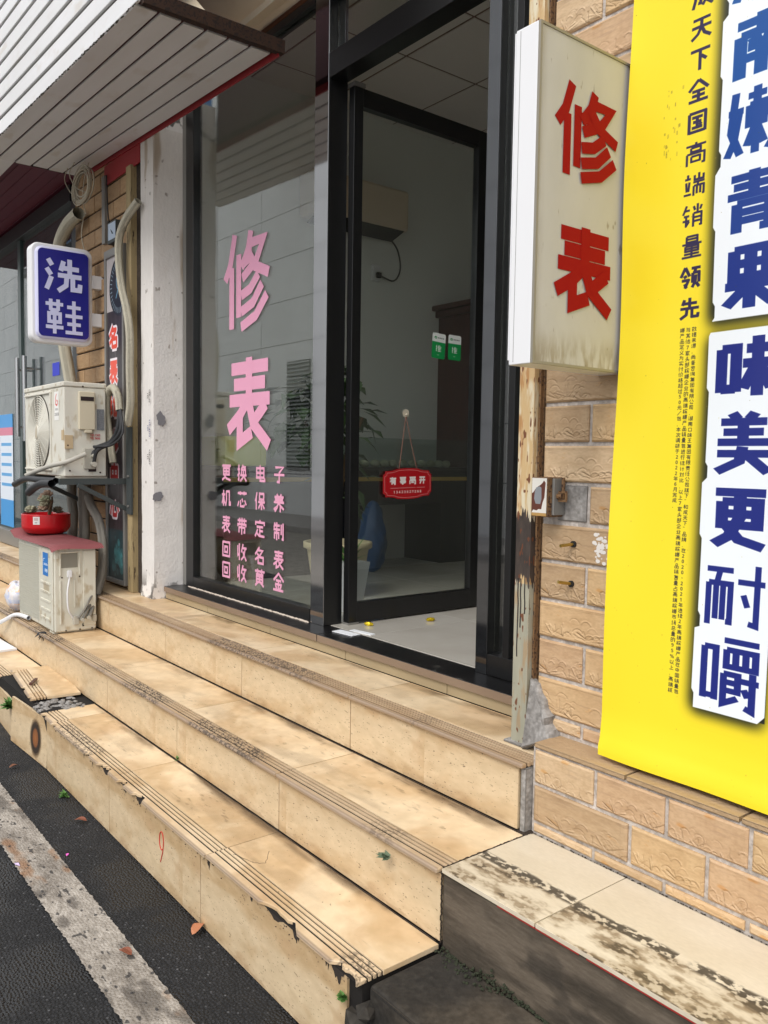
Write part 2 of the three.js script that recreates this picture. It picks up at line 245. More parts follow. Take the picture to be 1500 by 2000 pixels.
// ---------------------------------------------------------------- lettering: strokes on a 100 grid, "|" side by side, "_" one over the other (digit = share of the first)
const GL = {
  口: '1520-1590 1520-8520-8590 1585-8585', 囗: '1208-1295 1208-8808-8895 1290-8890', 日: '2010-2092 2010-8010-8092 2050-8050 2088-8088', 月: '2808-2855-1095 2808-8208-8292-6592 2835-8235 2862-8262',
  木: '0530-9530 5005-5097 4532-2865-0582 5532-7265-9582', 氵: '3008-6022 1535-5050 1292-3575-5558', 亻: '6503-4030-0850 4535-4597', 讠: '3008-6025 1040-5040-5085-8065', 钅: '5003-3022-0840 2824-9024 1848-8548 0568-9068 4848-4890-8572',
  纟: '5505-1535-6035-1562-8058 1090-8575', 扌: '5003-5090-2085 1028-9028 1065-9048', 王: '1212-8812 1848-8248 5012-5090 0790-9390', 土: '1538-8538 5005-5090 0790-9390', 女: '4505-2560-8595 7032-4575-0895 0532-9532', 艹: '0550-9550 3015-3085 7015-7085',
  心: '1545-0585 3535-3585-7085-7570 5022-6045 8035-9570', 禾: '7808-2018 0535-9535 5014-5097 4538-0875 5538-9275', 石: '0815-9215 4515-3045-0575 3050-3092 3050-8550-8592 3088-8588', 寸: '0530-9530 7005-7090-4588 2548-4065', 阝: '2008-2097 2008-8008-5035-8055-5570',
  页: '0510-9510 4512-4028 1830-1875 1830-8230-8275 5040-4570-1595 5575-8595', 令: '5003-0545 5003-9545 3548-6540 1560-8560-5095 4575-6595', 而: '0515-9515 5015-4035 1235-1297 1235-8835-8890-7590 3835-3888 6235-6288', 立: '5003-5018 1522-8522 3035-4075 7035-6075 0588-9588', 金: '5003-0542 5003-9542 2842-7242 2062-8062 5042-5090 2570-3585 7570-6585 0593-9593',
  修: '2202-1330-0245 1636-1698 3224-3287 5520-5530-4034 5804-5320-4036 5215-8515-7035-4248 5222-6840-9550 7450-5862-4066 8261-6477-4083 9273-7091-4099', 表: '1212-8812 1830-8230 0848-9248 5003-5048 4848-3065-0580 3062-3095-5585 5050-6075-9298 8555-6272',
  先: '2510-1535 1828-8528 5003-5050 0550-9550 3850-3578-0595 6250-6288-9088-9272', 洗: '|3氵先', 革: '0515-9515 3003-3032 7003-7032 3032-7032 2042-2065-8065-8042-2042 5032-5097 0580-9580', 圭: '1520-8520 5003-5045 0545-9545 1568-8568 5050-5092 0592-9592', 鞋: '|5革圭',
  更: '0510-9510 1825-8225-8262-1862-1825 1844-8244 5010-5050-3280-0595 2562-5085-9595', 奂: '4003-1530 3515-7515-6030 2030-2060 2030-8030-8060 5030-5060 0562-9562 5060-4078-0595 5565-9595', 换: '|3扌奂', 电: '1518-1570-8570-8518-1518 1544-8544 5003-5088-9588-9575', 子: '1510-8510-5038 5038-5090-3088 0550-9550',
  几: '2010-2060-0595 2010-7510-7588-9588-9570', 机: '|4木几', 芯: '_3艹心', 呆: '2008-2040-8040-8008-2008 0555-9555 5040-5097 4558-0890 5558-9290', 保: '|3亻呆', 养: '3003-4015 7003-6015 1018-9018 1532-8532 0546-9546 5018-5046-3570-0585 5046-6565-9582 3872-3080-1597 6570-6597', 带: '0518-9518 2505-2532 5003-5032 7505-7532 0852-0840-9240-9252 2058-2088 2058-8058-8085-7085 5045-5098',
  定: '5002-5012 0830-0815-9215-9230 2040-8040 5040-5088 5062-8062 3055-0595 2275-4590-9592', 刂: '2512-2565 7505-7590-4588', 制左: '2005-0830 1518-9018 0540-9540 5002-5097 1858-1890 1858-8258-8288', 回: '1208-1295 1208-8808-8895 1290-8890 3535-3568-6568-6535-3535', 丩: '1515-1572-5560 6003-6097', 攵: '3503-0550 2525-9525 7525-5570-0595 3545-6070-9595', 收: '|4丩攵',
  名: '4503-0545 3520-7820-5050-0575 2540-4552 3558-3597 3558-8558-8597 3592-8592', 黄: '0515-9515 3003-3030 7003-7030 1532-8532 2042-2075-8075-8042-2042 2058-8058 5032-5075 3578-1095 6578-9295', 有: '0520-9520 4203-3045-0560 3540-3597 3540-8040-8092-6592 3558-8058 3575-8075', 事: '0512-9512 2022-2036-8036-8022-2022 1548-8048-8076-1576 0562-9562 5003-5092-3590',
  离: '5002-5010 0512-9512 3520-6538 6520-3538 2020-2042-8042-8020 1050-1097 1050-9050-9092-7592 5045-3575-6575 6065-7082', 开: '0812-9212 0548-9548 3212-3260-1595 6812-6897', 隹: '3003-0540 2030-2097 5003-5522 2025-9525 2045-9045 2065-9065 2090-9590 5525-5590', 推: '|3扌隹', 和: '|5禾口', 成: '1520-9520 1520-1560-0595 1545-4045-4078-2876 5503-6065-9292-9578 8535-5090 7205-8515',
  天: '1012-9012 0545-9545 5012-5045-3575-0595 5045-6575-9595', 下: '0510-9510 5010-5097 5535-8055', 全: '5002-0545 5002-9545 2050-8050 2070-8070 5050-5092 0592-9592', 国: '1208-1295 1208-8808-8895 1290-8890 2528-7528 3048-7048 2572-7572 5028-5072 6055-7065', 高: '5002-5012 0515-9515 2824-2840-7240-7224-2824 1048-1097 1048-9048-9092-7892 3060-3082-7082-7060-3060',
  耑: '5003-5030 1510-1530-8530-8510 0540-9540 4540-4055 1055-1097 1055-9055-9092-7892 3655-3690 6355-6390', 端: '|4立耑', 肖: '5002-5035 1810-3028 8210-7028 1840-1897 1840-8240-8292-6592 1858-8258 1874-8274', 销: '|4钅肖', 量: '2505-2530-7530-7505-2505 2517-7517 0538-9538 2046-2068-8068-8046-2046 2057-8057 5046-5092 1580-8580 0593-9593', 领: '|5令页',
  古: '0530-9530 5005-5055 1555-1592-8592-8555-1555', 胡: '|5古月', 湖: '|3氵胡', 南: '0515-9515 5003-5030 1232-1297 1232-8832-8892-7092 3538-4048 6538-6048 2552-7552 2068-8068 5050-5097', 束: '0515-9515 5003-5097 1528-1555-8555-8528-1528 4558-0885 5558-9285', 敕: '|5束攵', 嫩: '|3女敕', 青: '1012-9012 1526-8526 0540-9540 5003-5040 2252-2297 2252-7852-7892-6292 2266-7866 2279-7879',
  果: '2008-2050-8050-8008-2008 2029-8029 0562-9562 5008-5097 4564-0892 5564-9292', 未: '1522-8522 0545-9545 5003-5097 4548-0885 5548-9285', 味: '|4口未', 美: '3002-4012 7002-6012 1016-9016 1532-8532 0548-9548 5016-5048 0566-9566 5055-4578-0595 5566-9595', 耐: '|5而寸', 爵: '0808-9208 1520-1542-8542-8520-1520 3820-3842 6220-6242 1052-1092-4582 1052-4552-4574-1074 1063-4563 5058-9558 8046-8095-6392 6068-7078', 嚼: '|3口爵',
  维: '|4纟隹', 中: '1525-1565-8565-8525-1525 5003-5097', 娄: '0525-9525 5003-5045 1508-3020 8508-7020 3545-2575-8095 7055-4585-1095 0560-9560', 数: '|5娄攵', 居: '1508-8508-8530-1530 1508-1560-0595 5030-5060 2545-9545 3560-3595-8595-8560-3560', 据: '|4扌居', 来: '1018-9018 0548-9548 5003-5097 2525-3540 7525-6540 4550-0890 5550-9290', 原: '1008-9508 1008-1060-0595 3020-3052-8552-8520-3020 3036-8536 5852-5892-4590 3865-2085 7565-9282', 源: '|3氵原',
  尚: '5002-5035 2008-3525 8008-6525 1035-1097 1035-9035-9092-7592 3050-3078-7078-7050-3050', 普: '3003-4015 7003-6015 1018-9018 3818-3845 6218-6245 0548-9548 2558-2597 2558-7558-7597 2575-7575 2593-7593', 咨: '1012-3022 0840-3530 5003-3530 4515-9015-8030 6020-5035-3550 6030-9550 2562-2597-7597-7562-2562', 旬: '2503-0540 2020-9020-9090-7090 2540-2575-6575-6540-2540 2557-6557', 询: '|3讠旬', 集: '3002-0830 2520-2560 2520-9520 2533-9033 2546-9046 2560-9560 5520-5560 0572-9572 5060-5097 4575-1095 5575-9095',
  团: '1208-1295 1208-8808-8895 1290-8890 2535-7535 5822-5878-4876 5538-3068', 艮: '1508-1592-4080 1508-8008-8045-1545 1527-8027 4550-9292 8555-6070', 限: '|4阝艮', 公: '3505-0550 6505-9550 4550-2588-8588 7070-8595', 司: '1010-8510-8590-6588 0530-6530 1548-1580-6080-6048-1548', 责: '1010-9010 1522-8522 0535-9535 5002-5035 2045-2075 2045-8045-8075 5052-4580-1095 5578-9095', 壬: '8506-1515 0550-9550 5015-5090 1590-8590', 任: '|3亻壬',
  方: '5002-5015 0522-9522 3822-3060-0595 3545-8045-7590-5588', 其: '0520-9520 3003-3075 7003-7075 3038-7038 3056-7056 0575-9575 3580-1597 6580-8597', 旗: '|4方其', 品: '3005-3040-7040-7005-3005 0855-0895-4295-4255-0855 5855-5895-9295-9255-5855', 片: '2505-2560-0595 6005-6035 2535-9535 2560-8060-8097', 卑: '5002-4012 1512-1555-8555-8512-1512 1534-8534 5012-5055 0572-9572 7055-7097', 牌: '|4片卑',
  在: '0520-9520 4203-2555-0570 2550-2597 4545-9045 6530-6590 3590-9590', 年: '3002-0835 2520-9020 2545-8545 2545-2570 0570-9570 5520-5597', 连: '1010-2025 0540-2540-2075-0590 1885-5095-9595 3515-9015 5503-4535-9035 3555-9555 6820-6888', 卖: '1515-8515 5003-5030 0530-9530-8542 3042-4050 2055-3062 0570-9570 5535-5072-1597 5575-9597', 续: '|4纟卖', 宾: '5002-5012 0830-0815-9215-9228 2535-2570 2550-8050 6550-6570 0570-9570 3578-1597 6578-8597', 槟: '|4木宾',
  良: '4002-5010 1512-1590-4580 1512-8012-8048-1548 1530-8030 4550-9095 8555-6070', 郎: '|6良阝', 榔: '|4木郎', 产: '5002-5012 0815-9215 3022-3835 7022-6235 1540-9240 1540-1565-0595', 包: '3002-0835 2518-8518-8560-7060 2535-2588-9088-9270 2535-6535-6560-2560', 与: '2003-2045 2022-9022 0570-7070 2045-8545-8090-6088', 也: '1035-8520-8565-7065 4803-4870 2025-2088-9088-9570', 他: '|3亻也',
  家: '5002-5012 0830-0815-9215-9228 2032-8032 5032-1055 3548-5570-5595-3592 4555-1078 5068-1092 8045-5868-9592', 头: '3508-5022 2028-4040 0560-9560 5503-5560-3585-0597 5865-9095', 咅: '5002-5012 1016-9016 2824-3838 7224-6238 0542-9542 2058-2095-8095-8058-2058', 部: '|6咅阝', 企: '5002-0545 5002-9545 5035-5090 5060-8060 2555-2590 0592-9592', 业: '3508-3588 6508-6588 1030-2565 9030-7565 0590-9590', 白: '5002-3520 1520-1595-8595-8520-1520 1555-8555', 勺: '3503-0540 2522-9022-8590-6088 3545-6068', 的: '|5白勺',
  进: '1010-2025 0540-2540-2075-0590 1885-5095-9595 3525-9525 3550-9550 5205-5250-4080 7805-7885', 行: '3503-0530 3525-0555 2545-2597 4512-9512 4040-9540 7240-7290-5588', 充: '5002-5012 0518-9518 4520-2540-8040 7028-9045 3545-3070-0595 6245-6288-9088-9270', 统: '|4纟充', 十: '0545-9545 5005-5097', 计: '|4讠十', 又: '1018-8518-5570-0895 2530-5565-9295', 对: '|5又寸', 比: '1508-1588-4575 1545-4545 5805-5885-9085-9265 9025-6050',
  以: '1512-1575-4560 4018-5035 8508-7565-3095 6560-9595', 上: '4505-4588 4540-8540 0588-9588', 售: '3002-0828 2518-2558 2518-9518 2531-9031 2544-9044 2558-9558 5518-5558 2068-2097-8097-8068-2068', 占: '5003-5050 5022-9022 1550-1595-8595-8550-1550', 市: '5002-5015 0518-9518 1838-1880 1838-8238-8278-7078 5018-5097', 昜: '2010-8510-3040 1540-9040-8590-6588 4545-1070 6545-3090', 场: '|4土昜', 总: '3003-4015 7003-6015 2020-2050-8050-8020-2020 1565-0590 3560-3590-7090-7578 5058-5870 8562-9580',
  亥: '5002-5012 0515-9515 4518-2042-7042 6530-1070 7850-0597 5570-9295', 核: '|4木亥', 义: '4503-5520 8512-5575-0597 1525-4065-9597', 为: '2008-3020 4503-3550-0590 1030-8530-8090-6088 5048-6065', 实: '5002-5012 0830-0815-9215-9228 2532-3842 1848-3258 0565-9565 5535-5065-1597 5572-9095', 付: '|3亻寸', 介: '5003-0545 5003-9545 3045-3070-1097 7045-7097', 价: '|3亻介', 各: '4003-1035 3515-7515-5045-0560 2518-5542-9560 2560-2597-7597-7560-2560', 格: '|4木各',
  走: '1515-8515 5003-5035 0535-9535 5035-5085 5060-8560 2555-0595 2275-9595', 召: '1010-8510-8045-6545 4510-3535-0550 2058-2097-8097-8058-2058', 超: '|5走召', 过: '1010-2025 0540-2540-2075-0590 1885-5095-9595 3528-9528 7505-7580-5578 4545-5860', 元: '2015-8015 0540-9540 3540-3068-0595 6040-6088-9088-9270', 本: '0525-9525 5003-5097 4528-0875 5528-9275 3072-7072', 次: '1012-3028 0590-3550 5003-3545 4520-9520-8545 6530-5568-2597 6050-9597', 周: '1008-1060-0597 1008-9008-9092-7592 3025-7025 2840-7240 5012-5040 3055-3078-7078-7055-3055', 调: '|3讠周',
  研: '|4石开', 于: '1512-8512 0542-9542 5012-5090-3088', 完: '5002-5012 0830-0815-9215-9228 2535-7535 0552-9552 3852-3375-0597 6252-6290-9090-9275', 志: '_4土心', 空: '5002-5012 0830-0815-9215-9228 3530-1550 6530-8550 2060-8060 5060-5090 0592-9592', '：': '2070-2078 2090-2098', '，': '2080-2095', '。': '2080-2095', '“': '2010-2025 4010-4025', '”': '2010-2025 4010-4025', '；': '2070-2078 2088-2099', '/': '9005-1095',
};
const glyphMemo = {};
function glyph(ch) {                                          // polylines in the unit square, y down
  if (glyphMemo[ch]) return glyphMemo[ch];
  const s = ch === '制' ? '|' : GL[ch]; if (!s) return null;
  let out = [];
  if ('|_'.includes(s[0])) {
    const [k, a, b] = ch === '制' ? [0.64, '制左', '刂'] : [+s[1] / 10, s[2], s[3]];
    const put = (g, x0, y0, w, h) => glyph(g).forEach((p) => out.push(p.map(([x, y]) => [x0 + x * w, y0 + y * h])));
    if (s[0] === '|') { put(a, 0, 0, k - 0.02, 1); put(b, k + 0.02, 0, 0.98 - k, 1); } else { put(a, 0, 0, 1, k - 0.02); put(b, 0, k + 0.02, 1, 0.98 - k); }
  } else out = s.split(' ').map((t) => t.split('-').map((p) => [+p.slice(0, 2) / 99, +p.slice(2) / 99]));
  return (glyphMemo[ch] = out);
}
function drawGlyph(ctx, ch, x, y, w, h, lw, ax = 1) {       // ax: how much heavier the uprights are than the level strokes
  const g = glyph(ch);
  if (!g) { ctx.save(); ctx.font = `bold ${h}px sans-serif`; ctx.textAlign = 'center'; ctx.textBaseline = 'middle'; ctx.translate(x + w / 2, y + h / 2); ctx.fillText(ch, 0, 0); ctx.restore(); return; }
  ctx.lineWidth = lw;
  const lx = lw * ax; ctx.save(); ctx.translate(x, y); ctx.scale(ax, 1);
  for (const p of g) { ctx.beginPath(); p.forEach(([a, b], i) => ctx[i ? 'lineTo' : 'moveTo']((lx / 2 + a * (w - lx)) / ax, lw / 2 + b * (h - lw))); ctx.stroke(); }
  ctx.restore();
}
function vinyl(ch, w, h, lw, lift = 0.0003) {                  // the character as cut foil in the xy plane, lower left corner at 0, 0
  const pos = []; let k = 0;
  for (const poly of glyph(ch)) {
    const p = poly.map(([a, b]) => new THREE.Vector2(lw / 2 + a * (w - lw), h - lw / 2 - b * (h - lw))), n = p.length, closed = n > 3 && p[0].distanceTo(p[n - 1]) < 1e-6, L = [], R = [], z = 0.0006 + lift * k++;
    for (let i = 0; i < n; i++) {
      const d0 = i ? p[i].clone().sub(p[i - 1]) : closed ? p[0].clone().sub(p[n - 2]) : p[1].clone().sub(p[0]), d1 = i < n - 1 ? p[i + 1].clone().sub(p[i]) : closed ? p[1].clone().sub(p[0]) : d0.clone();
      d0.normalize(); d1.normalize(); const m = d0.clone().add(d1).normalize(), nx = new THREE.Vector2(-m.y, m.x), c = Math.max(0.55, nx.dot(new THREE.Vector2(-d0.y, d0.x)));
      const q = p[i].clone(); if (!closed && i === 0) q.addScaledVector(d1, -lw * 0.15); if (!closed && i === n - 1) q.addScaledVector(d0, lw * 0.15);
      L.push(q.clone().addScaledVector(nx, lw / 2 / c)); R.push(q.clone().addScaledVector(nx, -lw / 2 / c));
    }
    for (let i = 0; i < n - 1; i++) for (const q of [R[i], R[i + 1], L[i + 1], R[i], L[i + 1], L[i]]) pos.push(q.x, q.y, z);
  }
  const g = new THREE.BufferGeometry(); g.setAttribute('position', new THREE.Float32BufferAttribute(pos, 3)); g.computeVertexNormals(); return tri(g);
}
const frameOf = (g, u, v, o) => { const n = V(...u).cross(V(...v)); return g.applyMatrix4(new THREE.Matrix4().makeBasis(V(...u), V(...v), n).setPosition(...o)); };
function sheet(w, h) { const g = new THREE.PlaneGeometry(w, h); g.translate(w / 2, h / 2, 0); return flat(g); }

function chunk(r, x, y, z) { const g = mergeVertices(new THREE.IcosahedronGeometry(r, 0).deleteAttribute('normal').deleteAttribute('uv')), p = g.attributes.position; for (let i = 0; i < p.count; i++) p.setXYZ(i, p.getX(i) * rnd(0.6, 1.3), p.getY(i) * rnd(0.4, 0.9), p.getZ(i) * rnd(0.6, 1.3)); g.rotateY(rnd(6)); g.translate(x, y, z); const q = flat(g); q.computeVertexNormals(); return tri(q); }
function deadLeaf(L, w, curl) { const sh = new THREE.Shape(); sh.moveTo(0, 0); sh.bezierCurveTo(w * 0.9, L * 0.12, w * 1.1, L * 0.5, w * 0.15, L); sh.lineTo(0, L * 0.96); sh.bezierCurveTo(-w * 1.05, L * 0.6, -w * 0.8, L * 0.2, 0, 0); const g = flat(new THREE.ShapeGeometry(sh, 6)), p = g.attributes.position; g.rotateX(-Math.PI / 2); for (let i = 0; i < p.count; i++) p.setY(i, curl * (Math.abs(p.getX(i)) / w) ** 2 * w + curl * 0.25 * L * Math.abs(Math.sin(p.getZ(i) / L * 3))); g.computeVertexNormals(); return tri(g); }
// ---------------------------------------------------------------- the ground
struct('road', tri(flat(new THREE.PlaneGeometry(120, 120).rotateX(-Math.PI / 2))), M.asphalt);
struct('concrete_roadway', tri(bx(-45, 45, -0.05, 0.004, 1.2, 4.6)), M.roadway);
{
  const sh = new THREE.Shape(), n = 1400, x0 = -12, x1 = 2; for (let i = 0; i <= n; i++) sh[i ? 'lineTo' : 'moveTo'](lerp(x0, x1, i / n), 0.925 + rnd(-0.0025, 0.0025)); for (let i = n; i >= 0; i--) sh.lineTo(lerp(x0, x1, i / n), 0.775 + rnd(-0.0035, 0.0035));
  const g = flat(new THREE.ShapeGeometry(sh)); g.rotateX(-Math.PI / 2); g.translate(0, 0.004, 0); struct('road_line', tri(g), M.paint);
}
struct('concrete_landing', merge([bx(-1.5, 3, 0.002, 0.25, -1.4, -1.16, 0.012), bx(-1.495, 3, 0.0, 0.1, -1.2, -1.12, 0.02)]), M.damp);

// ---------------------------------------------------------------- the flight of steps
const stairs = thing('stair_flight', 'three wide beige stone tile steps with grooved worn nosings below the shop', 'stairs', [-5.3, 0, -1.5]);
part(stairs, 'mortar_bed', merge([bx(-9.5, -1.51, 0, 0.2575, -1.4, -1.15), bx(-9.5, -1.51, 0, 0.4585, -1.71, -1.406), bx(-9.5, -1.515, 0.01, 0.6595, -2.14, -1.716), bx(-3.98, -1.53, 0.2462, 0.2484, -1.158, -1.1405)]), M.bed);
const JX = [-1.505, -2.3, -3.095, -3.885, -4.68, -5.47, -6.26, -7.05, -7.84, -8.63, -9.4];
function lipShape(x0, x1, zf, chips) {                          // front strip seen from above, with bites out of its edge
  const pts = [[x0, zf - 0.03], [x1, zf - 0.03]]; let x = x1; const cs = chips.filter((c) => c[0] > x0 && c[1] < x1).sort((a, b) => b[1] - a[1]);
  pts.push([x1, zf]);
  for (const [c0, c1, d] of cs) { const n = 9; pts.push([c1, zf]); for (let i = 1; i < n; i++) { const t = i / n; pts.push([lerp(c1, c0, t), zf - Math.min(0.028, d * (0.8 + rnd(-0.35, 0.3)) * Math.min(1, 5 * Math.min(t, 1 - t)))]); } pts.push([c0, zf]); }
  pts.push([x0, zf]);
  const sh = new THREE.Shape(pts.map(([a, b]) => new THREE.Vector2(a, -b)));
  const g = new THREE.ExtrudeGeometry(sh, { depth: 0.008, bevelEnabled: true, bevelThickness: 0.0018, bevelSize: 0.0015, bevelOffset: -0.0015, bevelSegments: 1 }); g.rotateX(-Math.PI / 2);
  return flat(g);
}
function tread(x0, x1, y, zb, zf, noseMat, chips = [], grooves = 4, lip = 0.026, tilt) {
  const a = x0 + 0.002, b = x1 - 0.002, ou = rnd(5), ov = rnd(5), gw = 0.0058, lw = 0.0094; let z = zf - lip - (grooves) * gw - (grooves - 1) * lw;
  const slab = bx(a, b, y - 0.014, y, zb + 0.003, z, 0.0012, ou, ov), nose = [];
  for (let i = 0; i < grooves - 1; i++) { z += gw; nose.push(bx(a, b, y - 0.012, y - 0.0004, z, z + lw, 0.001)); z += lw; }
  const lg = chips.length ? lipShape(a, b, zf, chips).translate(0, y - 0.0112, 0) : bx(a, b, y - 0.014, y - 0.0002, zf - lip, zf, 0.005);
  nose.push(tri(lg));
  let ng = merge(nose); { const p = ng.attributes.position, uv = ng.attributes.uv; for (let i = 0; i < p.count; i++) uv.setXY(i, p.getX(i), p.getZ(i) - zf + (p.getY(i) - y)); }
  if (tilt) { tilt(slab); tilt(ng); }
  const t = part(stairs, 'tread_tile', slab, M.stone); part(stairs, 'nosing_strip', ng, noseMat);
  return t;
}
function riser(x0, x1, y0, y1, z, tilt) {
  const g = bx(x0 + 0.0022, x1 - 0.0022, y0 + 0.004, y1, z - 0.012, z, 0.001, rnd(9), -y0); if (tilt) tilt(g); return part(stairs, 'riser_tile', g, M.riser);
}
const chips1 = [[-1.97, -1.77, 0.026], [-1.62, -1.51, 0.02], [-3.05, -2.98, 0.026], [-2.9, -2.8, 0.024], [-3.88, -3.82, 0.022], [-2.299, -2.24, 0.024], [-3.42, -3.36, 0.024], [-3.27, -3.14, 0.027]];
for (let i = 0; i < 3; i++) tread(JX[i + 1], JX[i], 0.262, -1.394, -1.13 + (i === 0 ? 0 : 0.004), M.nose1, chips1, 4, 0.03);
tread(-4.06, -3.885, 0.262, -1.394, -1.134, M.nose1, [[-4.055, -3.99, 0.02]], 4, 0.03);
const lift1 = (g) => { g.translate(0, 0.022, 0); rot(g, 'Z', -0.012, [-4.3, 0.27, -1.2]); rot(g, 'Y', -0.1, [-4.3, 0.27, -1.25]); };
tread(-4.86, -4.24, 0.262, -1.39, -1.145, M.nose1, [[-4.83, -4.76, 0.02], [-4.5, -4.42, 0.02], [-4.3, -4.25, 0.02]], 4, 0.03, lift1);
for (const [a, b] of [[-5.65, -4.87], [-6.44, -5.65], [-7.23, -6.44], [-8.02, -7.23], [-9.4, -8.02]]) tread(a, b, 0.262, -1.394, -1.134, M.nose1, [], 4, 0.03);
part(stairs, 'broken_mortar', merge([...Array(90)].map(() => chunk(rnd(0.006, 0.024), rnd(-4.26, -4.04), 0.252 + rnd(-0.01, 0.008), rnd(-1.36, -1.15)))), M.concrete, 'crumbled grey mortar where the lowest tread has broken away');
for (let i = 0; i < 10; i++) { tread(JX[i + 1], JX[i], 0.463, -1.704, -1.378, M.nose2); tread(JX[i + 1] - 0.03, JX[i] - (i ? 0.03 : 0.002), 0.664, i < 4 ? -1.984 : -2.0, -1.69, M.nose3, [], 5, 0.022); }
for (const [a, b] of [[-2.36, -1.56], [-3.17, -2.36], [-3.99, -3.17]]) riser(a, b, 0, 0.246, -1.142);
{
  const bulge = riser(-4.52, -4.0, 0, 0.235, -1.142, (g) => { rot(g, 'Y', 0.06, [-4.0, 0, -1.14]); rot(g, 'X', -0.05, [-4.2, 0, -1.14]); });
  riser(-5.0, -4.545, -0.02, 0.2, -1.13, (g) => rot(g, 'Y', -0.05, [-4.55, 0, -1.14]));
  const burn = canvasTex(128, 256, (c, w, h) => { c.clearRect(0, 0, w, h); c.translate(w / 2, h / 2); c.scale(1, 1.9); const g = c.createRadialGradient(0, 0, 4, 0, 0, 62); g.addColorStop(0, 'rgba(150,92,46,0.9)'); g.addColorStop(0.38, 'rgba(126,76,40,0.9)'); g.addColorStop(0.5, 'rgba(40,28,20,0.95)'); g.addColorStop(0.72, 'rgba(52,38,26,0.85)'); g.addColorStop(1, 'rgba(110,80,50,0)'); c.fillStyle = g; c.beginPath(); c.arc(0, 0, 62, 0, 7); c.fill(); });
  const bq = sheet(0.17, 0.215); frameOf(bq, [1, 0, 0], [0, 1, 0], [-4.24, 0.005, -1.1395]); rot(bq, 'Y', 0.06, [-4.0, 0, -1.14]); rot(bq, 'X', -0.05, [-4.2, 0, -1.14]);
  part(bulge, 'burn_mark', bq, new THREE.MeshStandardMaterial({ map: burn, transparent: true, roughness: 0.9 }), 'dark oval burn mark on the lowest riser');
}
for (let x = -5.0; x > -9; x -= 0.8) riser(x - 0.8, x, 0, 0.246, -1.142);
for (let i = 0; i < 10; i++) { riser(JX[i + 1], JX[i], 0.264, 0.447, -1.394); riser(JX[i + 1] - 0.03, JX[i] - (i ? 0.03 : 0.026), 0.465, 0.648, -1.704); }
part(stairs, 'end_render', bx(-1.5285, -1.51, 0.4635, 0.648, -1.9, -1.708, 0.004), M.concrete, 'rough grey mortar on the end of the top step');
{
  const pts = []; for (let i = 0; i <= 26; i++) { const a = (i / 26) * Math.PI * 2; pts.push([-2.66 + 0.017 * Math.cos(a), 0.165 + 0.032 * Math.sin(a), -1.1405]); } for (let i = 1; i < 7; i++) pts.push([-2.645 - i * 0.004, 0.14 - i * 0.009, -1.1405]);
  part(stairs, 'red_scribble', tri(tube(pts, 0.0018, 70, 5)), mat({ color: [196, 62, 48] }), 'small red loop scribbled on the lowest riser');
}
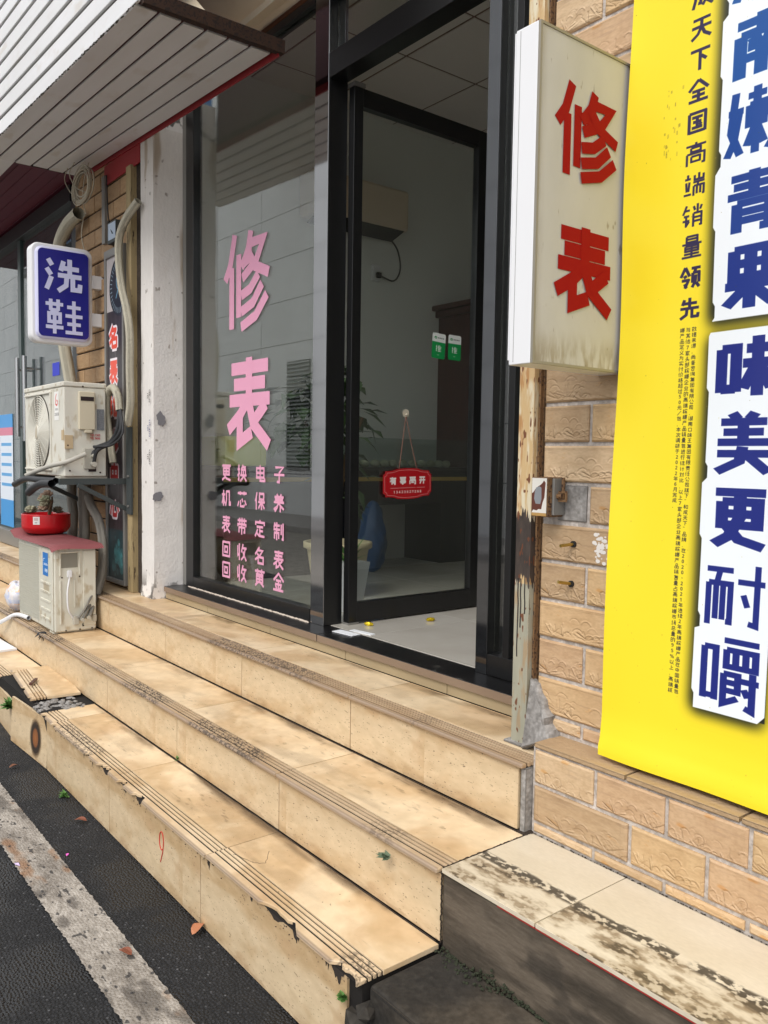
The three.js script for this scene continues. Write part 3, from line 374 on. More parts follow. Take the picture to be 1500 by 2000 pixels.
{
  const crack = (pts) => { const P = []; for (let i = 0; i < pts.length - 1; i++) for (let k = 0; k < 6; k++) { const t = k / 6; P.push([lerp(pts[i][0], pts[i + 1][0], t) + rnd(-0.002, 0.002), pts[i][1], lerp(pts[i][2], pts[i + 1][2], t) + rnd(-0.002, 0.002)]); } P.push(pts[pts.length - 1]); return tri(tube(P, 0.0007, P.length * 2, 4)); };
  part(stairs, 'crack', merge([crack([[-2.2, 0.262, -1.3], [-2.14, 0.262, -1.25], [-2.16, 0.262, -1.225], [-2.25, 0.262, -1.2]]), crack([[-4.52, 0.285, -1.37], [-4.42, 0.285, -1.28], [-4.45, 0.285, -1.2]])]), M.gap, 'hairline cracks in the lowest treads');
  const soil = (s0, k0) => tex(1024, 256, (u, v) => {           // v 1 at the back corner of the tread
    const a = fbm(u, v * 0.25, 12, 5, s0), b = fbm(u, v * 0.25, 60, 4, s0 + 7), c = fbm(u * 1, v * 0.25, 5, 3, s0 + 13);
    const al = k0 * sstep(0.72, 1, v) * sstep(0.25, 0.7, a) + 0.16 * sstep(0.5, 0.74, a) * (0.4 + 0.6 * c) + 0.22 * sstep(0.66, 0.82, b) * sstep(0.45, 0.65, c) + 0.5 * sstep(0.03, 0, u) * a;
    const fade = Math.min(1, 40 * Math.min(u, 1 - u), 30 * v); return [106, 86, 62, 255 * clamp(al * fade, 0, 0.75)];
  });
  for (const [y, zb, zf, x1, s0, k0] of [[0.2634, -1.393, -1.22, -1.52, 201, 0.8], [0.4644, -1.7035, -1.47, -1.53, 231, 0.7], [0.6654, -1.972, -1.78, -1.68, 261, 0.6]]) { const w = x1 + 4.0, g = sheet(w, zf - zb); frameOf(g, [1, 0, 0], [0, 0, -1], [-4.0, y, zf]); part(stairs, 'dirt_film', g, new THREE.MeshStandardMaterial({ map: soil(s0, k0), transparent: true, roughness: 0.8 })); }
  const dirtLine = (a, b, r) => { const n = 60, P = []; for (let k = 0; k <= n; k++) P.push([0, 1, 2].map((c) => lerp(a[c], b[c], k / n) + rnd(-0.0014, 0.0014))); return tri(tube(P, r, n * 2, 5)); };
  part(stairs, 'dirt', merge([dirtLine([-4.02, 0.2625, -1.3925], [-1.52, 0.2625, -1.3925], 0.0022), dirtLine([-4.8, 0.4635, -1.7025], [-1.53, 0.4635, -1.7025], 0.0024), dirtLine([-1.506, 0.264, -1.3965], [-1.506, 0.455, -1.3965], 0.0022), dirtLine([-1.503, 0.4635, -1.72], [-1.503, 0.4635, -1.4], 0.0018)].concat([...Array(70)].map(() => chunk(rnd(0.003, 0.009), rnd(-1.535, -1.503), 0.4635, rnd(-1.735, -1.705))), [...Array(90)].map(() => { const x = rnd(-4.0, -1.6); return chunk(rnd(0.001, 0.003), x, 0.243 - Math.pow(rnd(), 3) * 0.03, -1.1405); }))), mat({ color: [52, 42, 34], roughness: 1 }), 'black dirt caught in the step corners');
  const drip = (x, w, h) => { const sh = new THREE.Shape(), n = 9, pts = [[-w, 0]]; for (let k = 1; k < n; k++) { const t = k / n; pts.push([lerp(-w, w, t), -h * Math.sin(Math.PI * t) * rnd(0.35, 1.1)]); } pts.push([w, 0]); pts.forEach(([a, b], k) => sh[k ? 'lineTo' : 'moveTo'](a, b)); const g = flat(new THREE.ShapeGeometry(sh)); return tri(g.translate(x, 0.2465, -1.1412)); };
  for (const a of [[-1.79, 0.02, 0.03], [-1.6, 0.03, 0.045], [-1.645, 0.012, 0.03], [-2.03, 0.014, 0.02], [-2.3, 0.012, 0.04], [-2.335, 0.008, 0.025], [-2.5, 0.02, 0.012], [-2.72, 0.016, 0.02], [-2.86, 0.03, 0.022], [-3.0, 0.025, 0.03], [-3.2, 0.04, 0.018], [-3.36, 0.02, 0.028], [-3.46, 0.008, 0.03], [-3.85, 0.03, 0.026], [-1.9, 0.05, 0.016]]) part(stairs, 'mortar_drip', drip(...a), M.drip);
}
// ---------------------------------------------------------------- ledge to the right of the steps
const ledge = thing('tiled_ledge', 'cream tiled ledge stained black along its edge below the yellow banner', 'ledge', [-0.2, 0.25, -1.56]);
part(ledge, 'ledge_body', bx(-1.503, 2, 0.24, 0.4505, -1.734, -1.3985, 0.004, 1.505, -0.25), M.face, 'damp brown grey rendered face of the ledge');
for (const [a, b] of [[-1.502, -1.194], [-1.191, -0.4], [-0.397, 0.4], [0.403, 1.2], [1.203, 2]]) {
  const g = bx(a, b, 0.452, 0.4632, -1.7325, -1.392, 0.0015), p = g.attributes.position, uv = g.attributes.uv, o = rnd(); for (let i = 0; i < p.count; i++) uv.setXY(i, (p.getX(i) - a) + o, Math.abs(g.attributes.normal.getY(i)) < 0.6 ? 0.75 : clamp((-1.392 - p.getZ(i)) / 0.345, 0.004, 0.996));
  part(ledge, 'ledge_tile', g, M.ledge);
}
part(ledge, 'edge_trim', merge([[-1.31, -1.194], [-1.191, -1.07], [-1.05, -0.4], [-0.397, 2]].map(([a, b]) => bx(a, b, 0.4485, 0.4526, -1.398, -1.3935))), M.redtrim, 'thin red strip under the tile edge');
part(ledge, 'dirt', merge([...Array(260)].map(() => chunk(rnd(0.001, 0.003), rnd(-1.5, 0), 0.464, -1.7335 + rnd(0.003)))), mat({ color: [48, 40, 34], roughness: 1 }), 'black dirt line along the foot of the wall');
part(ledge, 'moss', merge([...Array(1100)].map(() => { const x = rnd(-1.5, 0.3), q = rnd() * rnd(); return chunk(rnd(0.0015, 0.0055), x, 0.2505 + rnd() * rnd() * 0.02 * (1 + Math.sin(x * 23)), -1.3965 + q * 0.03 * (1.2 + Math.sin(x * 17))); })), mat({ color: [44, 48, 32], roughness: 1 }), 'dark moss along the foot of the ledge');

// ---------------------------------------------------------------- walls of pressed tiles
const brickMemo = {};
function brickGeo(w, h, variant, d = 0.012, c = 0.005) {
  const key = [w.toFixed(4), h.toFixed(4), variant].join(); if (brickMemo[key]) return brickMemo[key];
  const W = w / 2, H = h / 2, pos = [], uv = [], q = (a, b, cc, dd) => { for (const v of [a, b, cc, a, cc, dd]) { pos.push(...v); uv.push((variant + clamp(0.5 + v[0] / 0.216, 0.004, 0.996)) / 4, clamp(0.5 + v[1] / 0.101)); } };
  const o = [[-W, -H], [W, -H], [W, H], [-W, H]], inn = o.map(([x, y]) => [x - Math.sign(x) * c, y - Math.sign(y) * c]);
  q(...inn.map(([x, y]) => [x, y, d]));
  for (let i = 0; i < 4; i++) { const j = (i + 1) % 4; q([...o[i], d - 0.004], [...o[j], d - 0.004], [...inn[j], d], [...inn[i], d]); q([...o[i], 0], [...o[j], 0], [...o[j], d - 0.004], [...o[i], d - 0.004]); }
  const g = new THREE.BufferGeometry(); g.setAttribute('position', new THREE.Float32BufferAttribute(pos, 3)); g.setAttribute('uv', new THREE.Float32BufferAttribute(uv, 2)); g.computeVertexNormals(); return (brickMemo[key] = g);
}
function courses(parent, x0, x1, ys, z, L, off, mats, skip, alt = 0.5) {
  const gap = 0.011;
  for (let r = 0; r < ys.length - 1; r++) {
    let a = x0; const first = off + (r % 2 ? alt * L : 0);
    for (let k = 0; a < x1 - 0.02; k++) {
      const b = Math.min(x1, x0 + first + k * L), y0 = ys[r], y1 = ys[r + 1];
      if (b - a > 0.02 && !(skip && skip((a + b) / 2, (y0 + y1) / 2))) part(parent, 'wall_tile', brickGeo(b - a - gap, y1 - y0 - gap, Math.floor(rnd(4))), mats[Math.floor(rnd(mats.length))], null, [(a + b) / 2, (y0 + y1) / 2, z + rnd(-0.0012, 0.0012)]);
      a = b;
    }
  }
}
const wallR = thing('tile_wall', 'tan brick tile wall with raised plinth behind the yellow banner', 'wall', [-0.6, 0.25, -1.95]);
part(wallR, 'grout_bed', merge([bx(-1.59, 0.6, 0.3, 3.6, -2.15, -1.834), bx(-1.508, 0.6, 0.3, 0.708, -1.834, -1.7375)]), M.grout);
{
  const ys = [0.728]; for (let y = 0.771; y < 3.6; y += 0.111) ys.push(y);
  courses(wallR, -1.585, 0.4, ys, -1.8385, 0.226, 0.052 + 0.113, M.tiles, (x, y) => x < -1.4 && x > -1.56 && y > 1.33 && y < 1.44);
  courses(wallR, -1.504, 0.5, [0.464, 0.497, 0.605, 0.706], -1.742, 0.208, 0.208, M.tiles, null, 0.52);
  for (let x = -1.504; x < 0.4; x += 0.3) part(wallR, 'cap_tile', bx(x + 0.002, x + 0.297, 0.707, 0.7185 + rnd(0.003), -1.84, -1.731, 0.003, rnd(3), rnd(3)), mat({ color: [232, 200, 162], map: T.floor, roughness: 0.7, bumpMap: T.fine, bumpScale: 0.004 }));
  part(wallR, 'bare_patch', bx(-1.525, -1.425, 1.334, 1.434, -1.8385, -1.829, 0.003), M.concrete, 'bare grey mortar where one tile is missing');
  const fs = new THREE.Shape([[-1.592, 0.668], [-1.5, 0.718], [-1.508, 0.735], [-1.524, 0.75], [-1.522, 0.772], [-1.54, 0.79], [-1.545, 0.812], [-1.562, 0.828], [-1.572, 0.852], [-1.592, 0.86]].map(([a, b]) => new THREE.Vector2(a, b)));
  const fg = new THREE.ExtrudeGeometry(fs, { depth: 0.016, bevelEnabled: true, bevelThickness: 0.014, bevelSize: 0.012, bevelOffset: -0.006, bevelSegments: 3 }), fp = fg.attributes.position; for (let i = 0; i < fp.count; i++) { const n = fbm(fp.getX(i) * 5 + 9, fp.getY(i) * 5, 8, 3, 4) - 0.5; fp.setZ(i, fp.getZ(i) * (1.1 + n) * (1.7 - 0.9 * sstep(0.68, 0.86, fp.getY(i)))); }
  fg.translate(0, 0, -1.836); fg.computeVertexNormals(); part(wallR, 'mortar_fillet', tri(flat(fg)), M.concrete, 'rough grey mortar wedge at the foot of the post');
  const spl = []; for (let i = 0; i < 42; i++) { const s = new THREE.CircleGeometry(rnd(0.0015, 0.006), 7); s.scale(1.4, 1, 1); s.translate(-1.37 + (rnd() - rnd()) * 0.03, 1.27 + (rnd() - rnd()) * 0.045, -1.8255 + i * 0.00002); spl.push(tri(flat(s))); }
  part(wallR, 'glue_residue', merge(spl), mat({ color: [222, 216, 210] }), 'white glue residue left on the tiles');
}
for (const [x, y, up] of [[-1.461, 1.272, 0.1], [-1.465, 1.161, -0.2]]) {
  const t = thing('wall_bolt', up > 0 ? 'brass bolt stub in the wall, the upper of two beside the banner' : 'brass bolt stub in the wall, the lower of two beside the banner', 'bolt', [x, y, -1.826]);
  part(t, 'plug', cyl(0.009, 0.009, 0.006, x, y, -1.823, 14, 'z'), M.dark); const g = cyl(0.0045, 0.0045, 0.045, x, y, -1.802, 12, 'z'); rot(g, 'Y', -0.25, [x, y, -1.825]); rot(g, 'X', up * 0.8, [x, y, -1.825]); part(t, 'shank', tri(g), M.brass);
}

// ---------------------------------------------------------------- lit box sign, post, lock box, banner
{
  const t = thing('light_box_sign', 'narrow white projecting sign box with two red characters above the rusty post', 'sign', [-1.36, 1.728, -1.655]);
  part(t, 'casing', merge([bx(-1.398, -1.329, 1.728, 2.506, -1.835, -1.48, 0.003), bx(-1.3995, -1.3965, 1.74, 2.5, -1.6, -1.478, 0.001)]), M.whitemetal);
  part(t, 'rim', merge([bx(-1.33, -1.3225, 1.729, 1.7355, -1.834, -1.481), bx(-1.33, -1.3225, 2.499, 2.505, -1.834, -1.481), bx(-1.33, -1.3225, 1.7355, 2.499, -1.834, -1.828), bx(-1.33, -1.3225, 1.7355, 2.499, -1.4875, -1.481)]), mat({ color: [150, 144, 132], roughness: 0.4, metalness: 0.3 }));
  const dust = tex(256, 512, (u, v) => { const a = fbm(u, v, 5, 4, 105), b = fbm(u, v * 0.5, 30, 4, 106); let k = mixc([180, 177, 172], [194, 191, 186], a); k = mixc(k, [128, 114, 92], 0.6 * sstep(0.12, 0.0, v) * sstep(0.3, 0.7, b)); k = mixc(k, [140, 128, 108], 0.4 * sstep(0.08, 0, Math.min(u, 1 - u)) * b); return mixc(k, [110, 98, 82], 0.5 * sstep(0.78, 0.84, b)); });
  part(t, 'face_panel', frameOf(sheet(0.3405, 0.7635), [0, 0, -1], [0, 1, 0], [-1.325, 1.7355, -1.4875]), mat({ map: dust, roughness: 0.3 }));
  for (const [ch, y0, y1] of [['修', 2.172, 2.412], ['表', 1.856, 2.088]]) part(t, 'character', frameOf(vinyl(ch, 0.26, y1 - y0, ch === '修' ? 0.027 : 0.034), [0, 0, -1], [0, 1, 0], [-1.3247, y0, -1.533]), M.redvinyl);
  part(t, 'seam', merge([bx(-1.3835, -1.3825, 1.735, 2.5, -1.4805, -1.4795)]), M.alu);
}
{
  const t = thing('steel_post', 'rusty square steel post with flaking cream paint between doorway and tile wall', 'post', [-1.63, 0.664, -1.83]);
  const pg = bx(-1.657, -1.6, 0.6642, 3.56, -1.86, -1.803, 0.003, 1.657, -0.664); part(t, 'tube', pg, M.post);
  part(t, 'angle_iron', merge([bx(-1.5985, -1.58, 0.69, 3.56, -1.862, -1.834), bx(-1.5985, -1.592, 0.69, 3.56, -1.834, -1.822)]), M.rust, 'brown rusted strip along the post');
  part(t, 'base_mortar', bx(-1.675, -1.58, 0.6635, 0.672, -1.88, -1.79, 0.004), M.concrete);
}
{
  const t = thing('lock_box', 'small white metal lock box with peeling paint fixed to the rusty post', 'lock box', [-1.53, 1.345, -1.79]);
  const peel = canvasTex(256, 512, (c, w, h) => { c.fillStyle = '#d8d4cc'; c.fillRect(0, 0, w, h); c.fillStyle = '#5c3024'; c.beginPath(); [[0, 210], [30, 190], [60, 150], [110, 110], [150, 90], [185, 60], [205, 30], [235, 60], [220, 260], [190, 330], [170, 420], [120, 420], [90, 440], [30, 430], [0, 470]].forEach(([a, b]) => c.lineTo(a, b)); c.fill(); c.fillStyle = '#84878c'; c.beginPath(); [[50, 190], [70, 130], [130, 110], [165, 130], [170, 280], [150, 350], [70, 350], [40, 280]].forEach(([a, b]) => c.lineTo(a, b)); c.fill(); c.fillStyle = '#b08a50'; c.fillRect(0, 470, w, 42); });
  const b = part(t, 'box_shell', bx(-1.564, -1.506, 1.345, 1.455, -1.83, -1.762, 0.003), M.rust); void b;
  const f = sheet(0.053, 0.105); frameOf(f, [1, 0, 0], [0, 1, 0], [-1.5615, 1.3475, -1.7613]); part(t, 'box_front', f, mat({ map: peel, roughness: 0.5 }), 'white front with a grey peeled patch');
  part(t, 'side_plate', bx(-1.506, -1.498, 1.35, 1.452, -1.825, -1.78, 0.002), M.alu);
  part(t, 'hasp', merge([bx(-1.498, -1.47, 1.388, 1.394, -1.802, -1.798), bx(-1.498, -1.47, 1.412, 1.418, -1.802, -1.798), bx(-1.475, -1.469, 1.394, 1.412, -1.802, -1.798), cyl(0.008, 0.008, 0.03, -1.497, 1.403, -1.796, 12, 'x'), cyl(0.005, 0.005, 0.06, -1.487, 1.425, -1.805, 10)].map((g) => tri(g))), M.rust);
}
{
  const PPM = 1016, W = 828, H = 2044, X = (x) => (x + 1.315) * PPM, Y = (y) => (2.75 - y) * PPM;
  const big = ['湖', '南', '嫩', '青', '果', '味', '美', '更', '耐', '嚼'], tops = [2.672, 2.499, 2.336, 2.156, 1.992, 1.792, 1.62, 1.453, 1.281, 1.111], bots = [2.52, 2.352, 2.183, 2.013, 1.843, 1.647, 1.475, 1.307, 1.126, 0.94];
  const print = canvasTex(W, H, (c) => {
    c.fillStyle = '#f2da2c'; c.fillRect(0, 0, W, H);
    c.lineCap = 'butt'; c.lineJoin = 'miter'; c.miterLimit = 3;
    const groups = [[0, 5], [5, 10]];
    const outline = (lw) => { for (let i = 0; i < 10; i++) { c.save(); c.lineJoin = 'round'; drawGlyph(c, big[i], X(-1.052) , Y(tops[i] + 0.007), 0.159 * PPM, (tops[i] - bots[i] + 0.014) * PPM, lw); c.restore(); } };
    for (const [a, b] of groups) { c.save(); c.shadowColor = 'rgba(20,24,20,1)'; c.shadowBlur = 30; c.shadowOffsetX = -9; c.shadowOffsetY = 8; c.fillStyle = '#20241c'; for (let k = 0; k < 2; k++) c.fillRect(X(-1.053), Y(tops[a] + 0.008), 0.17 * PPM, (tops[a] - bots[b - 1] + 0.018) * PPM); c.restore(); }
    c.fillStyle = '#e9eef2';
    for (const [a, b] of groups) { c.beginPath(); c.moveTo(X(-1.06), Y(tops[a] + 0.012)); for (let i = a; i < b; i++) { const m = i % 2 ? -1.064 : -1.058; c.lineTo(X(m), Y(tops[i] + 0.004)); c.lineTo(X(m), Y(bots[i] + 0.03)); c.lineTo(X(m + 0.006), Y(bots[i] + 0.02)); c.lineTo(X(m + 0.006), Y(bots[i] - 0.006)); } c.lineTo(X(-1.058), Y(bots[b - 1] - 0.014)); c.lineTo(X(-0.9), Y(bots[b - 1] - 0.014)); c.lineTo(X(-0.884), Y(bots[b - 1] + 0.004)); c.lineTo(X(-0.884), Y(tops[a] + 0.012)); c.closePath(); c.fill(); }
    c.strokeStyle = '#e9eef2'; outline(30);
    for (let i = 0; i < 10; i++) { const g = c.createLinearGradient(0, Y(tops[i]), 0, Y(bots[i])), k = clamp(i / 5), q = clamp((i + 0.9) / 5), f = (t) => `rgb(${lerp(14, 26, t) | 0},${lerp(86, 38, t) | 0},${lerp(156, 120, t) | 0})`; g.addColorStop(0, f(k)); g.addColorStop(1, f(q)); c.strokeStyle = g; drawGlyph(c, big[i], X(-1.05), Y(tops[i] + 0.008), 0.162 * PPM, (tops[i] - bots[i] + 0.014) * PPM, [15, 20, 14.5, 17, 19.5, 21, 17.5, 19.5, 13, 13.5][i], [1.4, 1.6, 1.35, 1.6, 1.6, 1.4, 1.6, 1.6, 1.15, 1.3][i]); }
    c.strokeStyle = '#2a2348'; c.fillStyle = '#2a2348'; c.lineJoin = 'round';
    [...'和成天下全国高端销量领先'].forEach((ch, i) => { const y = 2.656 - i * 0.0716; drawGlyph(c, ch, X(-1.149), Y(y + 0.029), 0.062 * PPM, 0.059 * PPM, '量高端销'.includes(ch) ? 5.2 : 7.2, 1.15); });
    const fine = ['数据来源：尚普咨询集团有限公司。湖南口味王集团有限责任公司旗下“和成天下”品牌，在2020-2021年连续2年高端槟榔产品在中国销量包', '与其他7家头部槟榔企业的高端槟榔产品销量包进行统计对比，以上7家头部企业高端槟榔产品销售量占高端槟榔市场总量的95%以上；高端核', '榔产品定义为实付价格超过50元/包，本次调研于2022年6月完成。'];
    c.strokeStyle = c.fillStyle = '#3c3830';
    fine.forEach((s, k) => { const n = k === 2 ? 31 : [...s].length, y1 = k === 2 ? 1.418 : 0.945, dy = (1.824 - y1) / Math.max(n, 1); [...s].forEach((ch, i) => drawGlyph(c, ch, X(-1.11 - k * 0.0158), Y(1.824 - i * dy), 13.5, Math.min(13.2, dy * PPM * 0.94), 1.35)); });
    c.globalAlpha = 0.5; for (let i = 0; i < 240; i++) { c.fillStyle = rnd() > 0.6 ? '#6a5a20' : '#b09a28'; c.fillRect(rnd(W), rnd(H), rnd(0.6, 2.4), rnd(0.6, 3)); }
    for (let i = 0; i < 26; i++) { c.fillStyle = '#5c5030'; c.globalAlpha = rnd(0.15, 0.5); c.fillRect(X(-1.2) + (rnd() - rnd()) * 40 + i, Y(2.4) + rnd(170), rnd(2, 5), rnd(3, 12)); }
  });
  const nx = 34, ny = 90, g = new THREE.PlaneGeometry(0.815, 2.015, nx, ny), p = g.attributes.position; g.translate(-1.315 + 0.4075, 0.735 + 1.0075, 0);
  for (let i = 0; i < p.count; i++) { const x = p.getX(i), y = p.getY(i), f = (2.75 - y) / 2.015; p.setZ(i, -1.81 + f * 0.034 + sstep(0.85, 0.735, y) * 0.012 + 0.0035 * Math.sin(x * 9 + y * 1.7) + 0.0028 * Math.sin(y * 5.1 + x * 3) + 0.0016 * Math.sin(x * 21 - y * 7.3) * Math.sin(y * 3.1) + 0.004 * Math.exp(-((x + 1.31) ** 2) / 0.002) * Math.sin(y * 6.2) + (y < 0.81 ? 0.0022 * Math.sin((y - 0.735) * 90) : 0)); }
  g.computeVertexNormals();
  const t = thing('yellow_banner', 'tall yellow advertising banner with large blue Chinese lettering on the tile wall', 'banner', [-0.9, 0.735, -1.8]);
  part(t, 'printed_sheet', g, mat({ map: print, roughness: 0.34, side: THREE.DoubleSide }));
  for (const [x, y] of [[-1.312, 1.461], [-1.291, 1.125], [-1.039, 1.266]]) part(t, 'nail', tri(merge([cyl(0.0022, 0.0022, 0.014, x, y, -1.798, 8, 'z'), cyl(0.004, 0.004, 0.002, x, y, -1.791, 9, 'z')])), M.darkrust);
}

// ---------------------------------------------------------------- the shop front
const shop = thing('shop_front', 'black framed glass shop front with open door and pink lettering', 'shop front', [-3, 0.664, -2.1]);
{
  for (const [a, b] of [[-4.556, -4.02], [-4.018, -3.365], [-3.363, -2.755], [-2.753, -2.135], [-2.133, -1.66]]) part(shop, 'skirting_tile', bx(a + 0.0015, b, 0.666, 0.7045, -1.995, -1.984, 0.001, rnd(3), rnd(3)), M.creamtile);
  for (const [a, b] of [[-4.556, -2.951], [-2.9495, -1.66]]) { const s = part(shop, 'sill', bx(a, b, 0.7055, 0.738, -2.128, -1.9735, 0.003, rnd(3), rnd(3)), M.black, 'black stone sill'); part(s, 'sill_edge', bx(a + 0.002, b - 0.002, 0.707, 0.736, -1.9735, -1.9715, 0.0008), mat({ color: [178, 156, 138], roughness: 0.45, map: T.floor })); }
  const ck = []; for (let i = 0; i < 90; i++) { const s = new THREE.IcosahedronGeometry(rnd(0.004, 0.008), 1); s.scale(2.2, 0.7, 1); s.translate(lerp(-4.46, -3.19, i / 89), 0.739, -2.083 + rnd(-0.003, 0.003)); ck.push(tri(flat(s))); } part(shop, 'sealant', merge(ck), mat({ color: [196, 182, 168], roughness: 0.9 }));
  part(shop, 'window_frame', merge([bx(-4.5, -4.405, 0.739, 3.56, -2.14, -2.085, 0.002), bx(-4.405, -3.182, 0.739, 0.802, -2.14, -2.085, 0.002), bx(-4.405, -3.182, 3.5, 3.56, -2.14, -2.085)]), M.frame);
  part(shop, 'grey_jamb', bx(-4.555, -4.502, 0.739, 3.56, -2.13, -2.09, 0.002), M.alu);
  part(shop, 'window_pane', bx(-4.41, -3.178, 0.8, 3.5, -2.114, -2.108), M.glass);
  // posts: mirror-polished dark steel
  const wob = (g) => { const p = g.attributes.position; for (let i = 0; i < p.count; i++) p.setZ(i, p.getZ(i) + 0.0012 * Math.sin(p.getY(i) * 9) * Math.sin(p.getX(i) * 40)); g.computeVertexNormals(); return tri(flat(mergeVertices(g))); }; void wob;
  for (const [x0, x1] of [[-3.18, -3.072], [-2.1, -2.042]]) { const p = part(shop, 'door_post', bx(x0, x1, 0.7385, 3.56, -2.19, -2.0915, 0.002), M.frame); part(p, 'mirror_plate', bx(x0 + 0.001, x1 - 0.001, 0.7385, 3.56, -2.0915, -2.088, 0.0012), x0 < -3 ? M.mirror : M.mirror2, 'polished steel facing of the post'); }
  part(shop, 'transom', merge([bx(-3.0715, -2.1005, 3.145, 3.25, -2.18, -2.09, 0.002), bx(-3.0715, -2.1005, 3.5, 3.56, -2.18, -2.09)]), M.frame);
  part(shop, 'transom_pane', bx(-3.07, -2.102, 3.25, 3.5, -2.138, -2.132), M.glass);
  part(shop, 'side_frame', merge([bx(-2.0415, -1.66, 0.7395, 0.815, -2.15, -2.09, 0.002), bx(-1.97, -1.94, 0.815, 3.5, -2.15, -2.09, 0.002), bx(-2.0415, -1.66, 3.5, 3.56, -2.15, -2.09), bx(-1.69, -1.59, 0.74, 3.56, -2.15, -2.09)]), M.frame);
  part(shop, 'side_pane', bx(-2.041, -1.69, 0.815, 3.5, -2.126, -2.12), M.glass);
  // the open leaf, swung in to stand square to the street
  const X0 = -3.068, X1 = -3.028, leaf = part(shop, 'door', merge([bx(X0, X1, 0.748, 3.128, -2.245, -2.195, 0.002), bx(X0, X1, 0.748, 3.128, -3.05, -2.96, 0.002), bx(X0, X1, 0.748, 0.838, -2.96, -2.245, 0.002), bx(X0, X1, 3.05, 3.128, -2.96, -2.245, 0.002)]), M.frame, 'glass door leaf standing open into the shop');
  part(leaf, 'door_pane', bx(-3.052, -3.046, 0.838, 3.05, -2.96, -2.245), M.glass);
  part(leaf, 'hinge_block', merge([bx(-3.075, -3.02, 0.739, 0.748, -2.25, -2.19), bx(-3.075, -3.02, 3.128, 3.145, -2.25, -2.19)]), M.alu);
  // pink cut lettering on the window
  const put = (ch, x, y, w, h, lw) => part(shop, 'character', frameOf(vinyl(ch, w, h, lw), [1, 0, 0], [0, 1, 0], [x, y, -2.1075]), M.pink);
  put('修', -4.09, 2.145, 0.525, 0.535, 0.052); put('表', -4.068, 1.525, 0.535, 0.52, 0.066);
  const cols = ['更机表回回', '换芯带收收', '电保定名黄', '子养制表金'], cx = [-4.042, -3.866, -3.679, -3.494], ys = [1.362, 1.224, 1.084, 0.946, 0.833];
  cols.forEach((s, k) => [...s].forEach((ch, i) => put(ch, cx[k] - 0.057, ys[i], 0.114, i === 4 ? 0.103 : 0.102, 0.0125)));
}
function stickerTex() {
  return canvasTex(128, 256, (c, w, h) => { c.fillStyle = '#e4e8e4'; c.fillRect(0, 0, w, h); c.fillStyle = '#12924a'; c.fillRect(0, 88, w, h - 88); c.beginPath(); c.arc(32, 46, 13, 0, 7); c.fill(); c.strokeStyle = '#e4e8e4'; c.lineWidth = 4; c.beginPath(); c.moveTo(25, 47); c.lineTo(31, 52); c.lineTo(40, 40); c.stroke(); c.fillStyle = '#7c847e'; for (let i = 0; i < 4; i++) c.fillRect(52 + i * 16, 40, 12, 13); c.strokeStyle = '#e8efe8'; drawGlyph(c, '推', 34, 116, 62, 74, 5.2); c.lineWidth = 3; c.beginPath(); c.arc(64, 212, 8, 0.3, 2.8); c.stroke(); });
}
